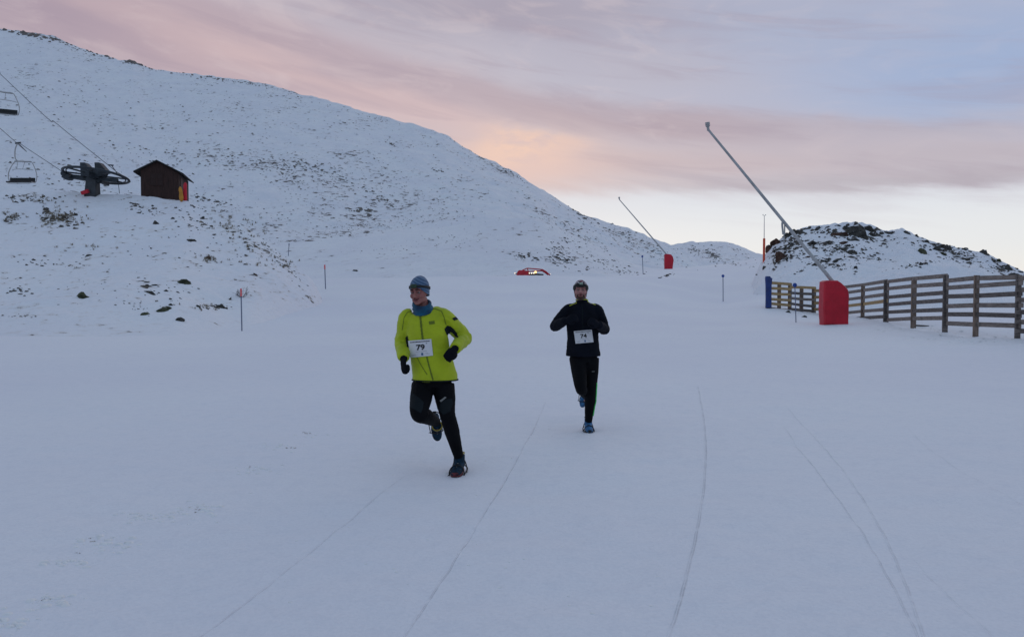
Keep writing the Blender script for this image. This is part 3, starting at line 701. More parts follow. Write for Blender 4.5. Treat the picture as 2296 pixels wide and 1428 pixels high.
tuft_mass('dry_grass', 'frosted dry grass tufts sticking through the snow of the bank', [(130, 490, 60, 20, 90), (25, 488, 24, 10, 22), (100, 450, 60, 8, 16), (468, 582, 22, 8, 24), (560, 540, 60, 40, 34), (630, 590, 60, 16, 24), (460, 690, 40, 6, 16), (190, 560, 60, 14, 10), (500, 500, 50, 30, 24)], 4, M_grass, (2.5, 7))
tuft_mass('piste_grass', 'few pale grass blades bent flat in the foreground snow', [(440, 1142, 26, 8, 5), (686, 971, 14, 3, 4), (650, 1004, 22, 2, 4), (210, 1216, 20, 10, 3), (180, 1240, 14, 4, 2), (105, 1343, 16, 4, 3), (560, 1046, 20, 4, 2)], 5, simple('pale_grass', (0.40, 0.36, 0.32), 0.9, 0.2, 3), (1.0, 3.2))
# crumbs of snow kicked up on the left of the piste
def crumbs():
    r = random.Random(3); V = []; Fc = []
    spec = [(440, 1145, 60, 22, 90), (330, 1160, 110, 12, 50), (230, 1215, 70, 30, 90), (560, 1055, 60, 14, 50), (640, 1000, 60, 10, 30), (110, 1345, 60, 20, 60), (160, 1260, 60, 14, 40), (700, 975, 40, 6, 14), (30, 1390, 60, 30, 50), (1190, 1000, 400, 60, 50), (900, 1200, 500, 120, 70), (1300, 1330, 500, 60, 50), (1024, 1066, 30, 4, 50), (1006, 1063, 14, 3, 20), (1316, 970, 24, 3, 30), (2200, 760, 120, 14, 120), (2060, 738, 90, 10, 80)]
    for cx, cy, rx, ry, n in spec:
        for _ in range(n):
            ht = hit(r.gauss(cx, rx * .5), r.gauss(cy, ry * .5))
            if ht is None: continue
            p = ht[0]; w = 0.003 + 0.020 * r.random() ** 3; k0 = len(V); nn = 7
            if cx > 2000: w *= 2.2
            elif cx > 800: w *= 0.5
            for j in range(nn):
                a_ = j * 6.283 / nn; q = r.uniform(.7, 1.3); V.append(p + Vector((math.cos(a_) * w * q * 1.5, math.sin(a_) * w * q, -0.003)))
            for j in range(nn):
                a_ = j * 6.283 / nn; q = r.uniform(.5, .9); V.append(p + Vector((math.cos(a_) * w * q * 1.3, math.sin(a_) * w * q, w * .35)))
            V.append(p + Vector((0, 0, w * .5)))
            for j in range(nn):
                j2 = (j + 1) % nn; Fc += [(k0 + j, k0 + j2, k0 + nn + j2, k0 + nn + j), (k0 + nn + j, k0 + nn + j2, k0 + 2 * nn)]
    o = obj('snow_crumbs', mesh_from('snow_crumbs', V, Fc), simple('loose_snow', (0.80, 0.80, 0.80), 0.8, 0.03, 8, 0))
    tag(o, 'loose crumbs of snow strewn over the near piste', 'snow', None, 'stuff')
crumbs()

# ------------------------------------------------------------------ bare little bush behind the nearest pole
def bush(px, py, hp, label):
    p = hit(px, py)[0]; k = p.y / F; r = random.Random(5); mb = MB()
    o = empty('shrub', p, label, 'shrub')
    def br(q, d, L, rad, dep):
        e = q + d * L; mid = q + d * L * .5 + Vector((r.uniform(-1, 1), r.uniform(-1, 1), r.uniform(-.5, .5))) * L * .12
        mb.tube([q, mid, e], [rad, rad * .8, rad * .5], 4)
        if dep:
            for _ in range(3): br(q + d * L * r.uniform(.4, 1), (d + Vector((r.uniform(-1, 1), r.uniform(-1, 1), r.uniform(-.3, .8))) * .8).normalized(), L * .55, rad * .55, dep - 1)
    for i in range(9):
        a_ = r.uniform(0, 6.28); br(Vector((0, 0, -.02)), Vector((math.cos(a_) * .9, math.sin(a_) * .5, r.uniform(.3, 1.2))).normalized(), hp * k * r.uniform(.35, .6), 0.010, 2)
    mb.build('branches', M_twig, o)
bush(544, 667, 34, 'small bare twiggy shrub behind the nearest red tipped pole')

# ------------------------------------------------------------------ piste marker poles
def marker(name, px, pyb, pyt, label, tip, wpx, lean=0.0, ball=0):
    p = hit(px, pyb)[0]; k = p.y / F; H = (pyb - pyt) * k
    o = empty(name, p, label, 'marker pole')
    top = Vector((lean * k, 0, H)); r_ = wpx * k * .42
    if ball:
        MB().tube([(0, 0, -0.15), top * .5, top - Vector((0, 0, ball * k))], r_, 8).build('pole', M_poleg, o, True)
        MB().ell(top - Vector((0, 0, ball * k * .9)), (ball * k, ball * k, ball * k * 1.05)).build('ball', tip, o, True)
    else:
        MB().tube([(0, 0, -0.15), top * .5, top * .82], r_, 8).build('pole', M_poleg, o, True)
        MB().tube([top * .818, top], r_ * 1.5, 8).build('tip', tip, o, True)
marker('marker_pole', 542.5, 742, 647, 'grey piste pole with red tip nearest on the left by the shrub', M_pink, 3.4, -1)
marker('marker_pole', 730, 648, 594, 'thin piste pole with red tip behind the left runner', M_pink, 2.6, -1.5)
marker('marker_pole', 646.5, 574, 546, 'faint thin pole farthest away at the end of the bank', M_poleg, 1.8, 2)
marker('marker_pole', 1442, 613, 573, 'thin far pole with dark blue ball left of the far snow lance', M_blueball, 1.8, -2, 2.4)
marker('marker_pole', 1621.5, 676, 616, 'grey piste pole with blue ball standing alone in open snow', M_blueball, 2.2, -1, 3.3)
marker('marker_pole', 1785, 723, 635, 'slightly leaning pole with blue ball in front of the wooden fence', M_blueball, 2.6, -4, 4.8)

# ------------------------------------------------------------------ wooden snow fence
def fence():
    P = {}
    raw = [(1722, 620, 687, 42), (1748, 634, 697, 42.5), (1772, 635, 700, 43), (1798, 643, 703, 43.5), (1826, 644, 708, 44), (1878, 642, 715, 41), (1936, 640, 718, 37), (1989, 629, 721, 31.5), (2051, 623, 726, 27.5), (2123, 616, 736, 24.2), (2192, 617, 750, 22.3), (2287, 617, 757, 20.8), (2400, 612, 775, 19)]
    org = at(2123, 736, 24.2); o = empty('snow_fence', org, 'long weathered wooden slat fence curving along the right side of the piste', 'fence')
    def W_(i, py, off=0.0): px, a, b, D = raw[i]; return at(px, py, D + off) - org
    for i, (px, a, b, D) in enumerate(raw):
        k = D / F; major = i in (0, 2, 4, 7, 9, 11)
        wd = (9.5 if px > 1950 else 7) * k; 
        if i in (4, 5): wd = 8 * k
        wd *= 1.15; top = W_(i, a); bot = at(px, b, D) - org
        g = drop(bot.x + org.x, bot.y + org.y); zb = min(bot.z, (g.z - org.z) if g is not None else bot.z) - 0.25
        mb = MB(); mb.box(((top.x + bot.x) / 2, top.y + (0.07 if not major else 0.08), (top.z + zb) / 2), (wd, 0.07, top.z - zb), None, 0.006)
        mb.build('post', M_wyel if i in (2, 4) and False else (M_wdark if i in (7, 9, 11) else M_wpost), o)
        if px == 2287: # loose stub boards beside the nearest post
            for q in (650, 672, 700, 722, 742): 
                s_ = MB(); s_.box((W_(i, q).x - 0.02, W_(i, q).y - 0.03, W_(i, q).z), (0.26, 0.03, 0.10), Matrix.Rotation(random.uniform(-.05, .05), 4, 'Y')); s_.build('rail', M_wgrey, o)
    gr, dk, ye, pk = M_wgrey, M_wdark, M_wyel, M_wpost
    # (from post, to post, [(y at start, y at end, material, height in px)...])
    secs = [(0, 2, [(634, 637, ye), (646, 649, ye), (658, 661, ye), (670, 673, ye), (680, 685, ye), (690, 697, dk)], 5.4),
            (2, 4, [(643, 646, ye), (657, 660, dk), (669, 672, gr), (681, 687, dk), (693, 698, dk)], 5.2),
            (4, 5, [(652, 652, ye), (666, 665, ye), (679, 678, ye), (693, 691, ye), (706, 713, dk)], 5.6),
            (5, 7, [(646, 630.5, gr), (660, 643, gr), (674, 659, gr), (689, 674.5, ye), (704, 693, gr), (717, 709, dk)], 6.2),
            (7, 9, [(631.5, 618.5, gr), (648, 636, gr), (666, 656, dk), (684, 674, dk), (700, 694, dk), (717, 713, gr)], 7.6),
            (9, 10, [(629, 623.5, gr), (645, 641, gr), (665, 663, dk), (686, 685, gr), (704, 705, dk), (725, 727, gr)], 8.4),
            (10, 11, [(623, 622, gr), (641, 634, gr), (663, 658, dk), (685, 684, gr), (705, 708, dk), (727, 730, gr)], 9.0),
            (11, 12, [(624, 620, gr), (650, 646, gr), (672, 672, gr), (700, 702, dk), (722, 726, gr), (742, 748, dk)], 9.6)]
    for i, j, rails, hpx in secs:
        for (y0, y1, mt) in rails:
            steps = list(range(i, j + 1)); n_ = len(steps) - 1
            pts = [W_(s0, y0 + (y1 - y0) * (raw[s0][0] - raw[i][0]) / (raw[j][0] - raw[i][0]) + random.uniform(-.8, .8)) for s0 in steps]
            if n_ == 2: pts[1].y = (pts[0].y + pts[2].y) / 2 - 0.02 if abs((pts[0].y + pts[2].y) / 2 - pts[1].y) < 0.4 else pts[1].y
            d0 = (pts[0] - pts[1]).normalized(); d1 = (pts[-1] - pts[-2]).normalized()
            pts[0] = pts[0] + d0 * random.uniform(.03, .12); pts[-1] = pts[-1] + d1 * random.uniform(.03, .12)
            mb = MB()
            hh = 1.14 * hpx * raw[(i + j) // 2][3] / F
            for a_, b_ in zip(pts[:-1], pts[1:]): mb.bar(a_, b_, 0.025, hh, (0, 0, 1), 0.004)
            mb.build('rail', mt, o)
    # blue mat round the end post
    a = W_(0, 619.5); b = W_(0, 688); k = 42 / F
    mb = MB(); n_ = 14
    for i in range(n_):
        pass
    pr = []
    M_ = 7
    zz = [b.z - .05, b.z + .5, b.z + 1.2, a.z - .10, a.z]
    ring = [(-6.5, 0), (-6, -4), (-2, -6.5), (3, -6), (8, -3.5), (9.5, 1), (6, 5), (-1, 6), (-5.5, 4)]
    V = []; 
    for q, z in enumerate(zz):
        sc = [0.9, .85, .88, 1.05, 0.85][q]
        for (x_, y_) in ring:
            zt = z - (0.10 if (q == 4 and x_ > 4) else 0)
            V.append(Vector((a.x + x_ * k * sc + (b.x - a.x) * (1 - q / 4), a.y + y_ * k * sc, zt)))
    m_ = len(ring); Fc = [(q * m_ + j, q * m_ + (j + 1) % m_, (q + 1) * m_ + (j + 1) % m_, (q + 1) * m_ + j) for q in range(4) for j in range(m_)]
    Fc += [tuple(range(4 * m_, 5 * m_)), tuple(reversed(range(m_)))]
    mb.add(V, Fc); c = mb.build('end_pad', M_bluep, o, True); tag(c, 'dark blue mat wrapped round the far end post')
fence()
# dark stone and dropped board under the fence
rock(1769, 701, 12, 9, 'small dark stone at the fence foot left of the leaning pole', None, 'd', .2)
rock(1803, 711, 15, 8, 'small grey stone under the fence right of the leaning pole', None, 'd', .2)
def plank():
    p = hit(2066, 732)[0]; mb = MB(); mb.box((0, 0, 0.03), (0.55, 0.12, 0.06), Matrix.Rotation(0.06, 4, 'Y'), 0.006)
    o = obj('plank', mb.mesh('plank'), M_wdark); o.location = p; tag(o, 'short dark board lying half buried under the near part of the fence', 'board')
plank()

# ------------------------------------------------------------------ snow lances
def lance(px, pyb, D, s, pad_poly, base, tip, noz, tipdD, label, strut=None, rpx=3.2):
    D = hit(px, pyb - 1)[0].y; org = at(px, pyb, D)
    o = empty('snow_lance', org, label, 'snow lance')
    k = D / F
    A = at(base[0], base[1], D) - org; B = at(tip[0], tip[1], D + tipdD) - org; N = at(noz[0], noz[1], D + tipdD) - org
    A0 = A + (A - B) * 0.06
    MB().tube([A0, A + (B - A) * .4, B], [rpx * k, rpx * k * .85, rpx * k * .62], 10).build('lance_pole', M_steel, o, True)
    d = (N - B); mb = MB(); mb.tube([B - d * .15, B + d * .45], rpx * k * .75, 10).tube([B + d * .4, N], rpx * k * 1.05, 10)
    for q in (.55, .75, .95): mb.tube([B + d * (q - .04), B + d * (q + .04)], rpx * k * 1.35, 10)
    nz = mb.build('nozzle', M_steel, o, True)
    m0 = MB(); m0.tube([(0, 0, -.3), (0, 0, 1.2)], .11, 12); m0.tube([(0, 0, 1.15), A0 * .9 + Vector((0, 0, .1))], .07, 10); m0.build('mast', M_dsteel, o, True)
    # padded red cover: front outline extruded and rounded
    V = []; n_ = len(pad_poly); dep = 0.62 * s
    ctr = sum((Vector((a, b, 0)) for a, b in pad_poly), Vector()) / n_
    layers = [(-dep / 2, .93), (-dep / 2 + .06 * s, 1.0), (dep / 2 - .06 * s, 1.0), (dep / 2, .93)]
    for (y, sc) in layers:
        for (a, b) in pad_poly:
            q = at(ctr.x + (a - ctr.x) * sc, ctr.y + (b - ctr.y) * (1 - (1 - sc) * .5), D) - org; q.y += y; V.append(q)
    Fc = [(l * n_ + j, l * n_ + (j + 1) % n_, (l + 1) * n_ + (j + 1) % n_, (l + 1) * n_ + j) for l in range(3) for j in range(n_)]
    Fc += [tuple(reversed(range(n_))), tuple(range(3 * n_, 4 * n_))]
    bm = bmesh.new(); vs = [bm.verts.new(v) for v in V]
    for f in Fc: bm.faces.new([vs[i] for i in f])
    bmesh.ops.recalc_face_normals(bm, faces=bm.faces)
    bmesh.ops.triangulate(bm, faces=[f for f in bm.faces if len(f.verts) > 4])
    bmesh.ops.subdivide_edges(bm, edges=bm.edges, cuts=3, use_grid_fill=True)
    for v in bm.verts: v.co += Vector((mn.noise(v.co * 2.3), mn.noise(v.co * 2.3 + Vector((5, 1, 2))), 0)) * 0.022 * s
    me = bpy.data.meshes.new('pad'); bm.to_mesh(me); bm.free(); me.polygons.foreach_set('use_smooth', [True] * len(me.polygons)); me.set_sharp_from_angle(angle=math.radians(50))
    obj('pad', me, M_red, o)
    if strut:
        (x0, y0), (x1, y1), (x2, y2) = strut
        q = (px - x0) / (px - tip[0]); Dm = D + tipdD * q
        a = at(x0, y0, Dm) - org; b = at(x1, y1, Dm) - org; c = at(x2, y2, Dm) - org
        mb = MB(); pts = catmull([a + Vector((.06, 0, .0)), a + Vector((-.03, 0, -.02)), a + Vector((-.06, 0, -.12)), b], 4)
        mb.tube(pts, .045, 8); mb.tube([a + Vector((.05, 0, -.05)), Vector((a.x + .05, b.y, b.z))], .03, 8); mb.tube([b + Vector((.03, 0, .05)), c], .022, 8)
        mb.build('hanger', M_steel, o, True)
lance(1868, 728, 30, 1.0, [(1842, 728), (1841, 690), (1842, 650), (1843, 632), (1850, 629), (1872, 629), (1880, 634), (1889, 642), (1896, 650), (1898, 662), (1897, 700), (1897, 728), (1880, 729), (1860, 727)],
      (1866, 630), (1588, 291), (1586, 275), 0.6, 'near snow lance with long grey pole rising from a tall red pad', ((1757, 497), (1756, 526), (1758, 549)), 4.2)
lance(1500, 604, 78, 1.0, [(1490, 603.5), (1489.5, 585), (1490, 570.5), (1495, 569.5), (1504, 571), (1508, 576), (1510, 584), (1508, 596), (1507.5, 604), (1499, 604.5)],
      (1494, 570), (1389, 448), (1388, 442), 1.0, 'far snow lance with thin grey pole above a small red pad', None, 1.6)

# ------------------------------------------------------------------ weather mast
def mast():
    D = 63; p = at(1713, 566, D); g = drop(p.x, p.y); 
    o = empty('weather_mast', p, 'thin weather mast with orange red base at the left end of the mound', 'mast'); k = D / F
    MB().tube([(0, 0, -1.0), (0, 0, 31 * k)], 2.6 * k, 12).build('base', M_orange, o, True)
    MB().tube([(0, 0, 30 * k), (-.01, 0, 82 * k)], [.8 * k, .55 * k], 8).build('pole', M_poleg, o, True)
    mb = MB(); t_ = Vector((-.01, 0, 82 * k)); mb.tube([t_ + Vector((-.10, 0, 0)), t_ + Vector((.10, 0, 0))], .012, 6)
    for s_ in (-1, 1): mb.ell(t_ + Vector((s_ * .11, 0, .05)), (.04, .04, .05), None, 8, 6); mb.tube([t_ + Vector((s_ * .1, 0, 0)), t_ + Vector((s_ * .1, 0, .08))], .01, 6)
    mb.build('wind_sensor', M_steel, o, True)
mast()

# ------------------------------------------------------------------ hut
M_hutw = simple('dark_hut_boards', (0.032, 0.015, 0.012), 0.85, 0.4, 3, stretch=(6, 6, .5), bstr=.8, bdist=.02)
M_hutr = simple('hut_roof', (0.016, 0.017, 0.017), 0.9, 0.3, 3)
M_yel = simple('yellow_vinyl', (0.45, 0.20, 0.02), 0.5, 0.15, 4)
def hut():
    D = 55; A = at(316, 432, D); g = drop(A.x, A.y); org = Vector((A.x, A.y, A.z))
    o = empty('hut', org, 'small dark brown wooden hut with gable roof beside the lift wheel', 'hut')
    xa = Vector((5, 1.3, 0)).normalized(); ya = Vector((-1.3, 5, 0)).normalized(); up = Vector((0, 0, 1))
    w = 2.62; L = 4.2; k = D / F; hw = 50 * k; pk = 70 * k; base = -1.3
    P = lambda x, y, z: xa * x + ya * y + up * z
    xm = w * .44
    V = [P(0, 0, base), P(w, 0, base), P(w, 0, hw - .12), P(xm, 0, pk), P(0, 0, hw)]; V += [v + ya * L for v in V]
    Fc = [(4, 3, 2, 1, 0), (5, 6, 7, 8, 9), (0, 1, 6, 5), (1, 2, 7, 6), (2, 3, 8, 7), (3, 4, 9, 8), (4, 0, 5, 9)]
    MB().add(V, Fc).build('walls', M_hutw, o)
    mb = MB(); th = .09
    def slab(p0, p1, y0, y1):
        q = [P(p0[0], y0, p0[1]), P(p1[0], y0, p1[1]), P(p1[0], y1, p1[1]), P(p0[0], y1, p0[1])]
        mb.add(q + [v + up * th for v in q], [(0, 1, 2, 3), (7, 6, 5, 4), (0, 4, 5, 1), (1, 5, 6, 2), (2, 6, 7, 3), (3, 7, 4, 0)])
    slab((-.44, hw - .22), (xm, pk + .01), -.28, L + .3); slab((xm, pk + .01), (w + .36, hw - .25), -.28, L + .3)
    mb.build('roof', M_hutr, o)
    mb = MB(); q = P(xm * .95, -.02, .95); R_ = Matrix((xa, ya, up)).transposed().to_4x4()
    mb.box(P(xm * .95, -.035, 1.0), (.85, .05, .9), R_, .01); f = mb.build('shutter', simple('shutter_boards', (0.026, 0.012, 0.010), .8), o)
    mb = MB(); mb.box(P(xm * .95, -.065, 1.0), (.06, .03, .9), R_); mb.box(P(xm * .95, -.065, 1.0), (.85, .025, .05), R_); mb.build('batten', M_hutw, f)
    mb = MB(); mb.box(P(w + .03, .9, .55), (.05, .85, 1.5), R_, .01); mb.build('door', simple('hut_door', (0.05, 0.028, 0.024), .8), o)
    # rolled mats leaning on the side wall
    q0 = org + P(w + .42, .55, -.1)
    for (nm, dx_, h, mt, lab, ln) in (('mat', .05, 1.15, M_red, 'tall red mat leaning at the right wall of the hut', -.20), ('mat', -.12, .80, M_yel, 'yellow mat leaning in front of the red mat by the hut', -.30)):
        b = at(412 + dx_ * 30, 444, 54.2) + Vector((0, -.1 if mt == M_yel else .12, 0))
        gg = drop(b.x, b.y)
        pts = [b + Vector((0, 0, -.3)), b + Vector((ln * .3 + .05, 0, h * .5)), b + Vector((ln * .5 + .1 * (mt == M_red), .05, h))]
        m2 = MB(); m2.tube([p - b for p in catmull(pts, 4)], [.06, .13, .15, .15, .14, .14, .13, .11, .05], 10, ry=.7)
        m2.v = [v + Vector((mn.noise(v * 3), 0, 0)) * .05 for v in m2.v]
        e = obj(nm, m2.mesh('mat', True), mt); e.location = b; tag(e, lab, 'mat')
hut()

# ------------------------------------------------------------------ chairlift return wheel, rope and chairs
def lift():
    D = 55; k = D / F; C_ = at(216, 394, D); base = at(212, 433, D)
    g = drop(base.x, base.y); 
    o = empty('lift_station', base, 'dark chairlift return station with big horizontal wheel on a short tower', 'lift station')
    L = C_ - base; R_ = 65 * k
    # wheel tilts down to the right and towards the viewer
    xa = Vector((1, 0, -.07)).normalized(); ya = Vector((.02, 1, -.13)).normalized(); za = xa.cross(ya).normalized(); ya = za.cross(xa)
    P = lambda a, r, z=0: L + xa * (math.cos(a) * r) + ya * (math.sin(a) * r) + za * z
    ring = [P(i * 2 * math.pi / 48, R_) for i in range(48)]
    mb = MB(); mb.tube(ring, .08, 8, ry=1.25, closed=True, side=za)
    mb.tube([P(i * 2 * math.pi / 48, R_ * .90) for i in range(48)], .045, 6, closed=True)
    wh = mb.build('wheel', M_dsteel, o, True)
    for i in range(8):
        a = i * math.pi / 4 + .2; m2 = MB(); m2.bar(P(a, .2), P(a, R_), .10, .10, za); m2.build('spoke', M_dsteel, wh)
    m2 = MB(); m2.tube([L + za * -.25, L + za * .35], .36, 16); m2.build('hub', M_dsteel, wh, True)
    mb = MB(); mb.bar(P(math.pi, R_ * 1.05, -.18) , P(0, R_ * .75, -.28), .24, .26, za, .02); mb.bar(P(math.pi, R_ * 1.0, -.22), P(0, .4, -.45), .36, .2, za, .02)
    mb.bar(P(-math.pi / 2, 1.2, -.2), P(math.pi / 2, 1.6, -.2), .3, .3, za, .02); mb.build('beam', M_dsteel, o)
    for dx_ in (-.75, .32):
        mb = MB(); c0 = L + Vector((dx_, -.1, .1))
        V = [c0 + Vector(v) for v in [(-.18, -.3, -.2), (.35, -.3, -.2), (.60, -.3, .25), (.12, -.3, .80), (-.22, -.3, .80), (-.18, .3, -.2), (.35, .3, -.2), (.6, .3, .25), (.12, .3, .80), (-.22, .3, .80)]]
        mb.add(V, [(0, 1, 2, 3, 4), (9, 8, 7, 6, 5), (0, 5, 6, 1), (1, 6, 7, 2), (2, 7, 8, 3), (3, 8, 9, 4), (4, 9, 5, 0)]); mb.build('bracket', M_dsteel, o)
    mb = MB(); mb.box((-.15, 0, L.z * .45 - .5), (.95, .8, L.z + 1.1), Matrix.Rotation(.05, 4, 'Y'), .03, .72); mb.build('tower', simple('tower_paint', (.035, .042, .05), .6, .3, 3), o)
    mb = MB(); mb.box((-.42, -.5, .0), (.55, .2, .26), Matrix.Rotation(-.35, 4, 'Y'), .03); c = mb.build('foot_pad', M_red, o)
    # sheave block at the left, rope clamp at the right
    q = at(150, 395, D - .2) - base; mb = MB(); mb.box(q, (.45, .4, .5), Matrix.Rotation(.5, 4, 'Y'), .03); mb.tube([q + Vector((-.1, -.3, .15)), q + Vector((-.1, .3, .15))], .2, 12); mb.tube([q + Vector((.15, -.3, -.1)), q + Vector((.15, .3, -.1))], .2, 12); mb.build('sheave', M_dsteel, o, True)
    mb = MB(); a = at(250, 371, D + 1.5) - base; b = at(262, 388, D + .5) - base; c = at(268, 434, D) - base
    mb.tube([a + Vector((-.25, 0, .02)), a + Vector((.15, 0, 0))], .05, 6); mb.tube([a, b], .03, 6); mb.tube([b + Vector((.05, 0, -.4)), c], .02, 6); mb.build('guide_wire', M_dsteel, o)
    # rope
    e1 = at(147, 390, D); m1 = at(43, 321, 59); f1 = at(0, 288, 61); z1 = f1 + (f1 - m1).normalized() * 60 + Vector((0, 0, 3))
    e2 = at(262, 386, D + 1); m2_ = at(130, 280, 59); f2 = at(0, 166, 61.5); z2 = f2 + (f2 - m2_).normalized() * 60 + Vector((0, 0, 3))
    wheel_pts = [at(147, 390, D)] + [base + P(math.pi - i * math.pi / 12, R_ + .1) for i in range(1, 12)] + [e2]
    mb = MB(); mb.tube([p - base for p in catmull([z1, f1, m1, e1], 6)], .024, 6); mb.tube([p - base for p in catmull([z2, f2, m2_, e2], 6)], .024, 6)
    mb.tube([p - base for p in wheel_pts], .024, 6)
    r_ = obj('lift_cable', mb.mesh('cable'), M_dsteel); r_.location = base
    tag(r_, 'thin dark haul cable running from the lift wheel up to the left', 'cable')
    return m1, at(-4, 163, 57.5)
g1, g2 = lift()
def chair():
    o = empty('lift_chair', g1, 'empty chairlift chair hanging from the lower cable left of the wheel', 'lift chair', 'chairs on the chairlift')
    T = lambda L: [Vector((x, y, z)) for x, y, z in L]
    MB().tube([(-.30, 0, -.03), (.12, 0, .03)], .065, 8).build('grip', M_dsteel, o, True)
    MB().tube(catmull(T([(-.12, 0, -.03), (-.28, 0, -.35), (-.36, 0, -.8), (-.32, 0, -1.25), (-.1, 0, -1.46)]), 5), .045, 8).build('hanger', M_steel, o, True)
    mb = MB(); mb.tube([(-.38, 0, -1.45), (.1, 0, -1.45), (.3, 0, -1.48), (.9, 0, -1.49)], .06, 8)
    for s_, pts in ((0, [(-.36, 0, -1.46), (-.62, .02, -1.75), (-.90, .05, -2.25), (-.96, .05, -2.7), (-.84, 0, -3.12), (-.78, -.45, -3.16)]), (1, [(.86, 0, -1.48), (1.02, .02, -1.6), (1.26, .05, -2.25), (1.31, .05, -2.7), (1.22, 0, -3.12), (1.18, -.45, -3.16)])):
        mb.tube(catmull(T(pts), 5), .035, 8)
    mb.build('frame', M_steel, o, True)
    mb = MB(); mb.box((.19, .02, -2.93), (2.0, .06, .36), Matrix.Rotation(-.12, 4, 'X'), .02); mb.build('backrest', M_black, o)
    mb = MB(); mb.box((.19, -.25, -3.12), (2.0, .5, .08), None, .02); mb.build('seat', M_black, o)
    mb = MB(); mb.tube(catmull(T([(-.45, -.15, -2.2), (-.3, -.3, -2.14), (.2, -.35, -2.12), (.8, -.3, -2.14), (1.15, -.1, -2.17)]), 4), .025, 6)
    mb.tube([(-.12, -.05, -1.48), (-.05, -.3, -2.13)], .018, 6); mb.tube([(.45, -.05, -1.48), (.42, -.3, -2.13)], .018, 6)
    mb.tube(catmull(T([(-.6, -.5, -3.18), (-.5, -.55, -3.30), (1.0, -.55, -3.30), (1.1, -.5, -3.18)]), 4), .022, 6); mb.build('safety_bar', M_steel, o, True)
    c = o.copy(); COL.objects.link(c); c.location = g2; c.rotation_euler = (0, 0, .5); c['label'] = 'empty chairlift chair cut by the left edge of the photo on the upper cable'
    for ch in list(o.children):
        d = ch.copy(); COL.objects.link(d); d.parent = c
chair()

